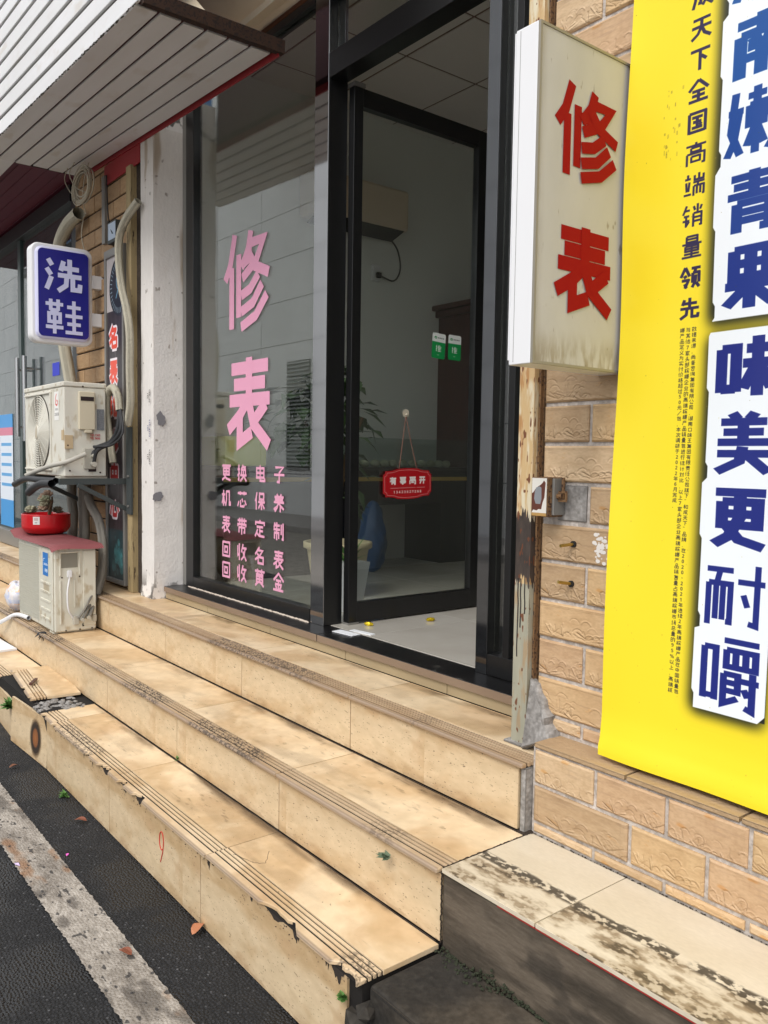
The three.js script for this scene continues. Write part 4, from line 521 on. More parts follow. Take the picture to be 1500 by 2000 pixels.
{
  const st = mat({ map: stickerTex(), roughness: 0.4 });
  for (const [z, y, a, lab] of [[-2.685, 1.993, 0.06, 'left of two green and white push stickers on the glass door'], [-2.793, 1.992, 0.02, 'right of two green and white push stickers on the glass door']]) {
    const sh = new THREE.Shape(), w = 0.086, h = 0.122, r = 0.01; sh.moveTo(r, 0); sh.lineTo(w - r, 0); sh.absarc(w - r, r, r, -Math.PI / 2, 0); sh.lineTo(w, h - r); sh.absarc(w - r, h - r, r, 0, Math.PI / 2); sh.lineTo(r, h); sh.absarc(r, h - r, r, Math.PI / 2, Math.PI); sh.lineTo(0, r); sh.absarc(r, r, r, Math.PI, Math.PI * 1.5);
    const g = flat(new THREE.ShapeGeometry(sh)), p = g.attributes.position, uv = g.attributes.uv; for (let i = 0; i < p.count; i++) uv.setXY(i, p.getX(i) / w, p.getY(i) / h); g.rotateZ(-a); frameOf(g, [0, 0, -1], [0, 1, 0], [-3.0448, y, z]); solo('door_sticker', lab, 'sticker', g, st, 'push stickers on the glass door');
  }
  const t = thing('hanging_sign', 'red scalloped notice hanging on a cord against the open glass door', 'sign', [-3.035, 1.31, -2.54]);
  const W = 0.298, H = 0.146, out = (k) => { const a = W / 2 - k, b = H / 2 - k, s = new THREE.Shape(); s.moveTo(-a + 0.015, -b + 0.012); s.quadraticCurveTo(-a * 0.55, -b + 0.012, -a * 0.45, -b + 0.003); s.quadraticCurveTo(0, -b - 0.004, a * 0.45, -b + 0.003); s.quadraticCurveTo(a * 0.55, -b + 0.012, a - 0.015, -b + 0.012); s.lineTo(a - 0.012, -b + 0.024); s.lineTo(a, -b + 0.03); s.lineTo(a, b - 0.03); s.lineTo(a - 0.012, b - 0.024); s.lineTo(a - 0.015, b - 0.012); s.quadraticCurveTo(a * 0.55, b - 0.012, a * 0.45, b - 0.003); s.quadraticCurveTo(0, b + 0.004, -a * 0.45, b - 0.003); s.quadraticCurveTo(-a * 0.55, b - 0.012, -a + 0.015, b - 0.012); s.lineTo(-a + 0.012, b - 0.024); s.lineTo(-a, b - 0.03); s.lineTo(-a, -b + 0.03); s.lineTo(-a + 0.012, -b + 0.024); s.closePath(); return s; };
  const place = (g) => { g.rotateZ(0.02); return frameOf(g, [0, 0, -1], [0, 1, 0], [-3.038, 1.382, -2.542]); };
  const face = canvasTex(512, 256, (c, w, h) => {
    c.fillStyle = '#b5121c'; c.fillRect(0, 0, w, h); c.strokeStyle = '#e8b8b4'; c.lineWidth = 2.5; const px = (x) => (x / W + 0.5) * w, py = (y) => (0.5 - y / H) * h; c.beginPath(); out(0.008).getPoints(10).forEach((q, i) => c[i ? 'lineTo' : 'moveTo'](px(q.x), py(q.y))); c.closePath(); c.stroke();
    c.strokeStyle = '#f0e6e2'; c.lineJoin = 'round'; [...'有事离开'].forEach((ch, i) => drawGlyph(c, ch, 56 + i * 104, 62, 86, 78, 13)); c.lineWidth = 2; c.beginPath(); c.moveTo(72, 162); c.lineTo(160, 162); c.moveTo(352, 162); c.lineTo(440, 162); c.stroke(); for (let i = 0; i < 11; i++) { c.beginPath(); c.arc(172 + i * 16, 160, 4, 0, 4); c.stroke(); }
    c.fillStyle = '#f0e6e2'; c.font = 'bold 30px sans-serif'; [...'13423627268'].forEach((ch, i) => c.fillText(ch, 104 + i * 28, 206));
  });
  const body = new THREE.ExtrudeGeometry(out(0), { depth: 0.003, bevelEnabled: false, curveSegments: 10 }); part(t, 'board', tri(place(flat(body))), mat({ color: [168, 18, 26], roughness: 0.35 }));
  const fg = flat(new THREE.ShapeGeometry(out(0.0005), 10)), p = fg.attributes.position, uv = fg.attributes.uv; for (let i = 0; i < p.count; i++) uv.setXY(i, p.getX(i) / W + 0.5, p.getY(i) / H + 0.5); fg.translate(0, 0, 0.0036); part(t, 'printed_face', place(fg), mat({ map: face, roughness: 0.35 }));
  part(t, 'cord', merge([tube([[-3.036, 1.447, -2.487], [-3.038, 1.58, -2.508], [-3.04, 1.7, -2.527]], 0.0018, 12, 6), tube([[-3.036, 1.45, -2.598], [-3.038, 1.58, -2.56], [-3.04, 1.7, -2.529]], 0.0018, 12, 6)]), mat({ color: [126, 84, 70] }));
  part(t, 'suction_hook', merge([cyl(0.016, 0.02, 0.006, -3.0435, 1.715, -2.528, 16, 'x'), cyl(0.004, 0.004, 0.016, -3.037, 1.71, -2.528, 8, 'x')]), mat({ color: [206, 196, 176], roughness: 0.3 }));
}
{
  const t = thing('white_pillar', 'white plastered pillar with grey smudges left of the shop window', 'pillar', [-4.65, 0.64, -2.0]);
  const g = new THREE.BoxGeometry(0.18, 2.9, 0.2, 6, 60, 6); g.translate(-4.65, 0.64 + 1.45, -2.015); const p = g.attributes.position; for (let i = 0; i < p.count; i++) { const y = p.getY(i), n = fbm(p.getX(i) * 3 + 4, y * 2 + p.getZ(i), 8, 3, 5) - 0.5; p.setX(i, p.getX(i) + n * 0.008); p.setZ(i, p.getZ(i) + n * 0.008 + (y < 0.72 ? 0.01 : 0)); }
  g.computeVertexNormals(); part(t, 'plaster', tri(flat(g), 4.75, -0.64), M.plaster);
  const smudge = (cx, y, w, h, a, side, lab) => { const s = new THREE.Shape(), n = 22; for (let i = 0; i < n; i++) { const q = (i / n) * Math.PI * 2, r = 1 + rnd(-0.22, 0.22); s[i ? 'lineTo' : 'moveTo'](Math.cos(q) * w * r, Math.sin(q) * h * r); } const gg = flat(new THREE.ShapeGeometry(s)); gg.rotateZ(a); side ? frameOf(gg, [0, 0, -1], [0, 1, 0], [-4.5535, y, cx]) : frameOf(gg, [1, 0, 0], [0, 1, 0], [cx, y, -1.908]); part(t, 'smudge', tri(gg), mat({ color: [128, 126, 130], roughness: 0.9 }), lab); };
  smudge(-1.955, 1.71, 0.025, 0.04, 0.2, true, 'grey paint smudge on the pillar'); smudge(-1.935, 1.26, 0.034, 0.026, 0.25, true, 'long grey paint smudge lower on the pillar');
  const stamp = (ch, col) => canvasTex(128, 256, (c, w, h) => { c.clearRect(0, 0, w, h); c.fillStyle = c.strokeStyle = col; c.translate(w / 2, h / 2); c.rotate(Math.PI / 2); c.font = 'bold 40px sans-serif'; c.textAlign = 'center'; ch.forEach((s, i) => c.fillText(s, 0, -30 + i * 44)); });
  [[1.84, ['189..76', 'TEL'], '#57534f'], [1.655, ['135..4722', 'TEL'], '#3a4480'], [1.49, ['138..352', 'TEL'], '#55514e']].forEach(([y, s, col], i) => { const gg = sheet(0.075, 0.15); frameOf(gg, [1, 0, 0], [0, 1, 0], [-4.665, y - 0.075, -1.9065]); part(t, 'stamped_number', gg, new THREE.MeshStandardMaterial({ map: stamp(s, col), transparent: true, roughness: 0.9 }), i === 1 ? 'blurred blue stamped phone number' : 'blurred dark stamped phone number'); });
}

// ---------------------------------------------------------------- inside the shop
struct('shop_floor', tri(merge([bx(-5.2, -1.5, 0.55, 0.733, -6.7, -2.1285)])), M.gap);
{
  const t = thing('floor_tiles', 'pale glossy floor tiles just inside the open shop door', 'floor', [-3.3, 0.733, -3.5], null, 'structure');
  for (let x = -5.2; x < -1.6; x += 0.6) for (let z = -2.1295; z > -6.6; z -= 0.6) part(t, 'floor_tile', bx(x + 0.001, x + 0.599, 0.7325, 0.7395, z - 0.599, z - 0.0005, 0.0006, rnd(3), rnd(3)), M.floor);
  const c = thing('ceiling', 'white grid ceiling panels inside the shop', 'ceiling', [-3.3, 4, -3.5], null, 'structure');
  for (let x = -5.32; x < -1.6; x += 0.6) for (let z = -2.18; z > -6.8; z -= 0.6) part(c, 'ceiling_panel', bx(x + 0.008, x + 0.592, 4.0, 4.012, z - 0.592, z - 0.008, 0.001), M.ceil);
  part(c, 'ceiling_grid', bx(-5.3, -1.5, 4.004, 4.06, -6.8, -2.14), M.ceilbar);
}
struct('wall_left', tri(bx(-5.2, -5.0, 0.55, 4.1, -6.9, -2.15)), M.wall);
struct('wall_back', tri(bx(-5.0, -1.5, 0.733, 4.1, -6.9, -6.7)), M.wall);
struct('wall_right', tri(bx(-1.58, -1.4, 0.733, 4.1, -6.7, -2.16)), M.wall);
struct('roof_slab', tri(bx(-9.5, 2, 4.06, 4.3, -6.9, -1.9)), M.concrete);
struct('front_lintel', tri(merge([bx(-4.9, -1.5, 3.585, 4.06, -2.14, -2.02)])), M.board);
{
  const t = thing('display_counter', 'long dark shop counter with gold trim and glass case on top', 'counter', [-4.74, 0.74, -3.3]);
  part(t, 'base_panel', merge([bx(-4.98, -4.49, 0.74, 1.42, -3.5, -2.32, 0.004), bx(-4.98, -4.49, 0.74, 1.42, -4.45, -4.08, 0.004), bx(-4.98, -4.49, 1.18, 1.42, -4.08, -3.5)]), mat({ color: [20, 17, 16], roughness: 0.35 }));
  part(t, 'inner_panel', bx(-4.93, -4.9, 0.74, 1.18, -4.08, -3.5), mat({ color: [186, 184, 178], roughness: 0.6 }), 'pale panel set back under the counter');
  part(t, 'gold_trim', bx(-4.49, -4.485, 1.345, 1.372, -4.45, -2.32), mat({ color: [190, 160, 84], roughness: 0.4, metalness: 0.5 }));
  part(t, 'counter_top', bx(-4.99, -4.48, 1.42, 1.44, -4.46, -2.3), mat({ color: [60, 58, 54], roughness: 0.3 }));
  part(t, 'glass_case', merge([bx(-4.494, -4.489, 1.44, 1.635, -4.44, -3.0), bx(-4.96, -4.49, 1.635, 1.641, -4.44, -3.0)]), M.clear);
  for (let i = 0; i < 11; i++) { const g = new THREE.SphereGeometry(0.03, 12, 8); g.scale(1, 0.9, 1.25); g.translate(-4.58, 1.466, -3.36 - i * 0.085 + rnd(-0.01, 0.01)); solo('watch_cushion', 'cream watch cushion in a row inside the glass case', 'cushion', tri(flat(g)), mat({ color: [206, 196, 172] }), 'watch cushions in the glass case'); }
  solo('yellow_box', 'pale yellow green box standing on the counter behind the window', 'box', bx(-4.86, -4.5, 1.441, 1.62, -2.62, -2.34, 0.004), mat({ color: [206, 206, 128], roughness: 0.6 }));
}
{
  const t = thing('wooden_cabinet', 'dark red wooden cabinet with a cornice in the shop corner', 'cabinet', [-4.78, 0.74, -4.85]);
  part(t, 'cabinet_body', bx(-5.0, -4.6, 0.74, 2.62, -5.3, -4.48, 0.004), M.wood); part(t, 'cornice', merge([bx(-5.0, -4.57, 2.62, 2.67, -5.34, -4.44, 0.008), bx(-5.0, -4.54, 2.67, 2.71, -5.38, -4.4, 0.01)]), M.wood);
  for (const z of [-5.27, -4.88]) part(t, 'cabinet_door', bx(-4.6, -4.588, 0.85, 2.56, z, z + 0.37, 0.004), M.wood);
  const a = thing('indoor_air_conditioner', 'cream wall air conditioner high on the inside wall of the shop', 'air conditioner', [-4.9, 3.12, -3.55]);
  part(a, 'cover', bx(-5.0, -4.78, 3.16, 3.46, -3.98, -3.15, 0.03), mat({ color: [216, 196, 172], roughness: 0.4 })); part(a, 'outlet_flap', rot(bx(-4.95, -4.79, 3.14, 3.152, -3.94, -3.19, 0.003), 'Z', 0.3, [-4.87, 3.15, -3.5]), M.dark); part(a, 'power_cord', tube([[-4.97, 3.17, -3.92], [-4.97, 3.08, -4.02], [-4.97, 2.93, -4.05], [-4.96, 2.84, -3.98], [-4.975, 2.86, -3.88]], 0.006, 24, 6), M.dark);
  const s = thing('wall_socket', 'white socket box on the inside wall under the air conditioner', 'socket', [-4.98, 2.82, -3.83]); part(s, 'socket_box', bx(-5, -4.965, 2.82, 2.94, -3.86, -3.79, 0.006), M.whitemetal); part(s, 'plug', bx(-4.965, -4.935, 2.84, 2.88, -3.85, -3.81, 0.006), M.dark);
}
function leafGeo(L, w) { const g = new THREE.BufferGeometry(), a = 0.18; g.setAttribute('position', new THREE.Float32BufferAttribute([0, 0, 0, w, a * w, L * 0.4, 0, 0, L * 0.45, 0, 0, L * 0.45, w, a * w, L * 0.4, 0, -0.12 * L, L, 0, 0, 0, 0, 0, L * 0.45, -w, a * w, L * 0.4, -w, a * w, L * 0.4, 0, 0, L * 0.45, 0, -0.12 * L, L], 3)); g.computeVertexNormals(); return tri(g); }
function spray(n, [cx, cy, cz], [rx, ry, rz], L, w) { const out = []; for (let i = 0; i < n; i++) { const g = leafGeo(L * rnd(0.6, 1.2), w * rnd(0.7, 1.2)), a = rnd(Math.PI * 2), r = Math.cbrt(rnd()), h = rnd(-1, 1), q = Math.sqrt(1 - h * h); g.rotateX(rnd(-0.2, 1.1)); g.rotateY(a + rnd(-0.5, 0.5)); g.translate(cx + Math.sin(a) * q * r * rx, cy + h * r * ry, cz + Math.cos(a) * q * r * rz); out.push(g); } return merge(out); }
{
  const t = thing('potted_tree', 'leafy potted tree in a round cream pot behind the shop window', 'potted plant', [-3.8, 0.74, -2.6]);
  part(t, 'pot', tri(flat(new THREE.LatheGeometry([[0, 0], [0.13, 0], [0.17, 0.26], [0.19, 0.27], [0.19, 0.3], [0.165, 0.3], [0.15, 0.26], [0, 0.26]].map(([a, b]) => new THREE.Vector2(a, b)), 28).translate(-3.72, 0.74, -2.62))), mat({ color: [206, 190, 156], roughness: 0.5 }));
  part(t, 'trunk', merge([tube([[-3.72, 0.98, -2.62], [-3.74, 1.3, -2.64], [-3.7, 1.6, -2.68], [-3.72, 1.85, -2.7]], 0.016, 16, 7), tube([[-3.74, 1.3, -2.64], [-3.85, 1.5, -2.58], [-3.95, 1.7, -2.55]], 0.01, 12, 6), tube([[-3.7, 1.5, -2.67], [-3.68, 1.62, -2.7], [-3.64, 1.72, -2.72]], 0.01, 12, 6)]), M.bark);
  part(t, 'foliage', merge([spray(90, [-3.95, 1.72, -2.55], [0.26, 0.22, 0.22], 0.16, 0.045), spray(60, [-3.78, 1.66, -2.66], [0.22, 0.2, 0.2], 0.14, 0.04), spray(40, [-3.8, 1.9, -2.62], [0.2, 0.12, 0.16], 0.14, 0.04), spray(24, [-3.75, 1.36, -2.66], [0.14, 0.14, 0.12], 0.13, 0.035)]), M.leaf);
  const p = thing('tapered_planter', 'grey white tapered planter with a spiky plant beside the door leaf', 'planter', [-3.3, 0.74, -2.4]);
  const g = new THREE.CylinderGeometry(0.1, 0.058, 0.25, 4, 1); g.rotateY(Math.PI / 4); g.translate(-3.3, 0.865, -2.4); part(p, 'planter_body', tri(flat(g).clone()), mat({ color: [206, 206, 208], roughness: 0.5 })); p.children[0].geometry.computeVertexNormals();
  const sp = []; for (let i = 0; i < 26; i++) { const l = leafGeo(rnd(0.09, 0.17), 0.008); l.rotateX(-rnd(0.2, 1.2)); l.rotateY(rnd(6.28)); l.translate(-3.3 + rnd(-0.02, 0.02), 0.98, -2.4 + rnd(-0.02, 0.02)); sp.push(l); } part(p, 'spiky_leaves', merge(sp), M.leaf2);
  const b = new THREE.SphereGeometry(0.2, 24, 18), bp = b.attributes.position; for (let i = 0; i < bp.count; i++) { const x = bp.getX(i), y = bp.getY(i), z = bp.getZ(i), n = 1 + 0.85 * (fbm(x * 2 + 3, y * 1.5 + z * 1.5 + 3, 8, 4, 12) - 0.5) + (y > 0.1 ? 0.5 * (y - 0.1) * 10 * Math.abs(Math.sin(Math.atan2(z, x) * 4)) * 0.3 : 0); bp.setXYZ(i, x * n * 0.45, (y + 0.2) * 1.2, z * n * 0.5 * (1 - 0.4 * (y > 0 ? y * 4 : 0))); } b.computeVertexNormals(); b.translate(-4.37, 0.74, -3.36); solo('blue_bag', 'crumpled blue plastic sack standing against the counter inside', 'bag', tri(flat(b)), M.bluebag);
}
// ---------------------------------------------------------------- canopy with white strips, beige board above the door
{
  const L = 2.55, t = thing('strip_canopy', 'white strip panelled canopy box overhead with grime along its edge', 'canopy', [-3.2, 3.24, -1.285]), X1 = -3.2, Y = 3.24;
  const strips = (n) => n; void strips;
  for (let i = 0; i < 6; i++) { const z1 = -1.288 - i * 0.1025, j = rnd(0.012); part(t, 'soffit_strip', bx(X1 - L + rnd(0.02), X1 - 0.03 - j, Y, Y + 0.012, z1 - 0.0895, z1, 0.003, rnd(3), rnd(2)), M.siding); }
  for (let i = 0; i < 10; i++) part(t, 'fascia_strip', bx(X1 - L + rnd(0.015), X1, Y + 0.004 + i * 0.1, Y + 0.084 + i * 0.1, -1.296, -1.283, 0.004, rnd(3), rnd(2)), M.siding);
  part(t, 'backing', merge([bx(X1 - L + 0.01, X1 - 0.012, Y + 0.008, Y + 0.06, -1.9, -1.3), bx(X1 - L + 0.01, X1 - 0.012, Y + 0.06, Y + 1.0, -1.33, -1.31)]), mat({ color: [62, 30, 34], roughness: 0.9 }));
  part(t, 'fascia_backing', bx(X1 - L + 0.012, X1 - 0.006, Y + 0.014, Y + 1.0, -1.308, -1.297), mat({ color: [140, 138, 134], roughness: 0.6 }));
  part(t, 'edge_grime', merge([...Array(420)].map(() => { const g = new THREE.IcosahedronGeometry(rnd(0.001, 0.003), 0); g.scale(5, 0.8, 1); g.translate(X1 - rnd(L), Y + 0.003 + rnd(-0.002, 0.004), -1.286 + rnd(-0.004, 0.004)); return tri(flat(g)); })), mat({ color: [74, 70, 62], roughness: 1 }), 'dark grime along the lower edge');
  part(t, 'end_angle', merge([bx(X1 - 0.012, X1 + 0.022, Y - 0.004, Y + 0.05, -1.93, -1.3)]), M.darkrust, 'rusted steel angle closing the canopy end');
  part(t, 'red_angle', merge([bx(X1 - L + 0.1, X1 + 0.004, Y - 0.016, Y + 0.02, -1.913, -1.9045)]), M.redboard, 'red strip along the canopy edge next to the wall');
  t.rotation.z = -0.0445;
  solo('soffit_board', 'beige boarded soffit above the doorway', 'soffit', tri(rot(bx(-3.9, 1.5, 3.562, 3.582, -2.1, -1.2), 'X', -0.62, [0, 3.57, -2.1])), M.board);
  solo('edge_batten', 'brown wooden batten where the beige soffit meets the glass', 'batten', bx(-4.3, -1.6, 3.535, 3.561, -2.105, -2.083, 0.003), M.brownwood);
}
// ---------------------------------------------------------------- wall with the air conditioners, left of the pillar
const wallL = thing('tile_wall', 'dirty tan brick tile wall behind the air conditioners', 'wall', [-5.4, 0.664, -2]);
part(wallL, 'grout_bed', bx(-5.92, -4.76, 0.3, 3.6, -2.15, -1.932), mat({ color: [112, 98, 86], map: T.concrete, roughness: 0.95 }));
{ const ys = [0.666, 0.745]; for (let y = 0.856; y < 3.5; y += 0.111) ys.push(y); courses(wallL, -5.915, -4.93, ys, -1.932, 0.226, 0.16, M.dirtytiles); }
part(wallL, 'red_board', bx(-5.32, -4.745, 3.19, 3.31, -1.919, -1.912), M.redboard, 'red painted board under the canopy');
solo('timber_batten', 'yellowed wooden batten standing beside the white pillar', 'batten', bx(-4.915, -4.842, 0.665, 3.2, -1.935, -1.895, 0.003), M.timber);
solo('shutter_track', 'dark maroon metal track between batten and white pillar', 'track', bx(-4.84, -4.742, 0.665, 3.3, -2.0, -1.945), mat({ color: [48, 20, 22], roughness: 0.6 }));
{
  const t = thing('watch_repair_sign', 'tall framed black sign with red Chinese characters and a watch picture', 'sign', [-5.1, 0.69, -1.9]), x0 = -5.275, x1 = -4.955, y0 = 0.69, y1 = 2.77, w = x1 - x0, h = y1 - y0;
  part(t, 'sign_frame', merge([bx(x0, x0 + 0.022, y0, y1, -1.918, -1.888, 0.004), bx(x1 - 0.022, x1, y0, y1, -1.918, -1.888, 0.004), bx(x0 + 0.022, x1 - 0.022, y1 - 0.05, y1, -1.918, -1.888, 0.004), bx(x0 + 0.022, x1 - 0.022, y0, y0 + 0.03, -1.918, -1.888, 0.004)]), M.alu);
  const pr = canvasTex(310, 2000, (c, W, H) => {
    c.fillStyle = '#332d30'; c.fillRect(0, 0, W, H); for (let i = 0; i < 14; i++) { c.strokeStyle = `rgba(150,140,146,${rnd(0.06, 0.2)})`; c.lineWidth = rnd(6, 22); c.beginPath(); c.moveTo(rnd(W), rnd(H)); c.lineTo(rnd(W), rnd(H)); c.stroke(); }
    c.fillStyle = '#b9b2b0'; c.fillRect(0, 0, W, 330); c.fillStyle = '#23272c'; c.beginPath(); c.arc(230, 190, 180, 0, 7); c.fill(); c.strokeStyle = '#9ab0bc'; c.lineWidth = 5; for (let i = 0; i < 36; i++) { const a = i / 36 * 6.283; c.beginPath(); c.moveTo(230 + Math.cos(a) * 130, 190 + Math.sin(a) * 130); c.lineTo(230 + Math.cos(a) * 165, 190 + Math.sin(a) * 165); c.stroke(); } c.strokeStyle = '#6fa6c4'; c.lineWidth = 9; c.beginPath(); c.arc(230, 160, 50, 0, 7); c.stroke(); c.beginPath(); c.moveTo(230, 190); c.lineTo(170, 260); c.moveTo(230, 190); c.lineTo(280, 250); c.stroke();
    c.fillStyle = '#1c3a40'; c.fillRect(0, 1690, W, 310); c.fillStyle = '#4d9aa0'; for (let i = 0; i < 40; i++) { c.globalAlpha = rnd(0.2, 0.6); c.beginPath(); c.arc(180 + (rnd() - rnd()) * 110, 1850 + (rnd() - rnd()) * 150, rnd(10, 40), 0, 7); c.fill(); } c.globalAlpha = 1;
    c.lineJoin = 'round'; [...'名表维修中心'].forEach((ch, i) => { const y = 400 + i * 212; c.strokeStyle = '#efe6ea'; drawGlyph(c, ch, 8, y - 10, 226, 200, 52); c.strokeStyle = i < 3 ? '#e8533e' : '#c8282a'; drawGlyph(c, ch, 24, y + 6, 194, 168, 27); });
  });
  const g = sheet(w - 0.044, h - 0.08); frameOf(g, [1, 0, 0], [0, 1, 0], [x0 + 0.022, y0 + 0.03, -1.9]); part(t, 'printed_face', g, mat({ map: pr, roughness: 0.35 }));
}
{
  const t = thing('shoe_cleaning_sign', 'rounded blue and white projecting sign with two large white characters', 'sign', [-5.45, 2.19, -1.675]), zc = -1.675, w = 0.378, y0 = 2.19, h = 0.61;
  const rr = (W, H, r) => { const s = new THREE.Shape(); s.moveTo(-W / 2 + r, -H / 2); s.lineTo(W / 2 - r, -H / 2); s.absarc(W / 2 - r, -H / 2 + r, r, -Math.PI / 2, 0); s.lineTo(W / 2, H / 2 - r); s.absarc(W / 2 - r, H / 2 - r, r, 0, Math.PI / 2); s.lineTo(-W / 2 + r, H / 2); s.absarc(-W / 2 + r, H / 2 - r, r, Math.PI / 2, Math.PI); s.lineTo(-W / 2, -H / 2 + r); s.absarc(-W / 2 + r, -H / 2 + r, r, Math.PI, Math.PI * 1.5); return s; };
  const at = (g, x) => frameOf(flat(g), [0, 0, -1], [0, 1, 0], [x, y0 + h / 2, zc]);
  part(t, 'casing', tri(at(new THREE.ExtrudeGeometry(rr(w, h, 0.05), { depth: 0.07, bevelEnabled: true, bevelSize: 0.012, bevelOffset: -0.012, bevelThickness: 0.012, bevelSegments: 3 }), -5.49)), M.whitemetal);
  part(t, 'raised_rim', tri(at(new THREE.ExtrudeGeometry(rr(w - 0.045, h - 0.045, 0.045), { depth: 0.008, bevelEnabled: true, bevelSize: 0.022, bevelOffset: -0.022, bevelThickness: 0.018, bevelSegments: 4 }), -5.41)), mat({ color: [206, 206, 236], roughness: 0.3 }));
  part(t, 'blue_face', tri(at(new THREE.ShapeGeometry(rr(w - 0.07, h - 0.075, 0.03)), -5.3825)), mat({ color: [30, 28, 128], roughness: 0.3 }));
  for (const [ch, y] of [['洗', 2.492], ['鞋', 2.235]]) part(t, 'character', frameOf(vinyl(ch, 0.25, 0.238, ch === '鞋' ? 0.022 : 0.029), [0, 0, -1], [0, 1, 0], [-5.3822, y, zc + 0.125]), mat({ color: [206, 208, 240], roughness: 0.4 }));
  for (const y of [2.32, 2.56]) part(t, 'mount_plate', bx(-5.462, -5.41, y, y + 0.085, -1.935, -1.86, 0.004), M.whitemetal);
}
// air conditioners -----------------------------------------------------------
{
  const t = thing('air_conditioner_unit', 'weathered cream outdoor air conditioner on a wall bracket, pipes at its side', 'air conditioner', [-5.41, 1.365, -1.675]), x0 = -5.82, x1 = -5.0, y0 = 1.365, y1 = 1.925, zf = -1.55, zb = -1.8;
  part(t, 'casing', merge([bx(x0 + 0.004, x1 - 0.004, y0, y1 - 0.03, zb, zf, 0.008), bx(x0, x1, y1 - 0.03, y1, zb - 0.004, zf + 0.006, 0.008)]), M.ac);
  const gx = -5.5, gy = 1.635, R = 0.225; part(t, 'grille_well', tri(flat(new THREE.CircleGeometry(R + 0.012, 40).translate(gx, gy, zf + 0.002))), mat({ color: [70, 66, 60], roughness: 0.9 }));
  const rings = []; for (let i = 1; i <= 15; i++) rings.push(flat(new THREE.TorusGeometry((i / 15) * R, 0.0042, 4, 44).translate(gx, gy, zf + 0.014 - 0.008 * (i / 15)))); for (let i = 0; i < 20; i++) { const a = (i / 20) * 6.283; rings.push(bar([gx + Math.cos(a) * 0.02, gy + Math.sin(a) * 0.02, zf + 0.013], [gx + Math.cos(a + 0.35) * R, gy + Math.sin(a + 0.35) * R, zf + 0.006], 0.004, 0.004)); }
  part(t, 'fan_grille', merge(rings.map((g) => tri(g))), M.ac); part(t, 'grille_hub', tri(cyl(0.04, 0.045, 0.012, gx, gy, zf + 0.014, 24, 'z')), M.ac); part(t, 'grille_frame', merge([bx(x0 + 0.03, -5.235, y1 - 0.06, y1 - 0.048, zf, zf + 0.012, 0.003), bx(x0 + 0.03, -5.235, y0 + 0.03, y0 + 0.042, zf, zf + 0.012, 0.003), bx(-5.247, -5.235, y0 + 0.042, y1 - 0.06, zf, zf + 0.012, 0.003)]), M.ac);
  part(t, 'terminal_cover', merge([bx(x1 - 0.004, x1 + 0.016, 1.645, 1.87, -1.728, -1.632, 0.005), bx(x1 - 0.004, x1 + 0.016, 1.625, 1.645, -1.71, -1.665, 0.004)]), mat({ color: [206, 196, 172], roughness: 0.45 })); part(t, 'cover_grip', bx(x1 + 0.0155, x1 + 0.018, 1.815, 1.84, -1.72, -1.642), M.gap);
  part(t, 'valve_cover', merge([bx(x1 - 0.004, x1 + 0.012, 1.41, 1.535, -1.73, -1.66, 0.005), cyl(0.012, 0.012, 0.05, x1 + 0.025, 1.49, -1.71, 12, 'x'), cyl(0.015, 0.015, 0.05, x1 + 0.025, 1.44, -1.71, 12, 'x')].map((g) => tri(g))), M.acgrey); part(t, 'valve_recess', bx(x1 - 0.001, x1 + 0.003, 1.395, 1.42, -1.735, -1.69), M.gap);
  const logo = canvasTex(128, 256, (c, w, h) => { c.fillStyle = '#e9e7e2'; c.fillRect(0, 0, w, h); c.strokeStyle = '#cc2a24'; c.lineWidth = 15; c.lineJoin = 'round'; c.beginPath(); c.moveTo(64, 20); c.bezierCurveTo(30, 60, 36, 80, 40, 112); c.lineTo(66, 122); c.bezierCurveTo(104, 116, 100, 70, 66, 82); c.stroke(); c.fillStyle = c.strokeStyle = '#6c6866'; c.font = 'bold 26px sans-serif'; c.fillText('CHIGO', 22, 168); [...'志高空调'].forEach((ch, i) => drawGlyph(c, ch, 8 + i * 29, 186, 27, 34, 4)); });
  const lg = sheet(0.085, 0.17); frameOf(lg, [1, 0, 0], [0, 1, 0], [-5.18, 1.7, zf + 0.0012]); part(t, 'brand_label', lg, mat({ map: logo, roughness: 0.5 }));
  const rate = canvasTex(128, 160, (c, w, h) => { c.fillStyle = '#75777c'; c.fillRect(0, 0, w, h); for (let i = 0; i < 170; i++) { c.fillStyle = rnd() > 0.5 ? '#5a5c62' : '#9a9ca0'; c.fillRect(rnd(w), rnd(h), rnd(3, 16), 2); } }); const rg = sheet(0.044, 0.125); frameOf(rg, [0, 0, -1], [0, 1, 0], [x1 + 0.0012, 1.645, -1.742]); part(t, 'rating_plate', rg, mat({ map: rate, roughness: 0.5 }));
  const tel = canvasTex(256, 96, (c, w, h) => { c.clearRect(0, 0, w, h); c.fillStyle = '#c42a34'; c.font = 'bold 44px sans-serif'; c.fillText('133.7305', 4, 42); c.fillText('TEL 9696', 4, 88); }); const tg = sheet(0.085, 0.04); frameOf(tg, [0, 0, -1], [0, 1, 0], [x1 + 0.0014, 1.585, -1.7]); part(t, 'red_stamp', tg, new THREE.MeshStandardMaterial({ map: tel, transparent: true, roughness: 0.6 }));
  part(t, 'tape_patch', merge([bx(x1 - 0.004, x1 + 0.002, 1.53, 1.61, -1.6, -1.552, 0.001), bx(x1 - 0.05, x1 - 0.006, 1.58, 1.64, zf, zf + 0.002)]), mat({ color: [190, 168, 134], roughness: 0.6 }));
  for (const [y, z] of [[1.9, -1.66], [1.4, -1.58], [1.39, -1.76], [1.55, -1.57]]) part(t, 'screw', tri(cyl(0.005, 0.005, 0.004, x1 + 0.001, y, z, 8, 'x')), M.darkrust);
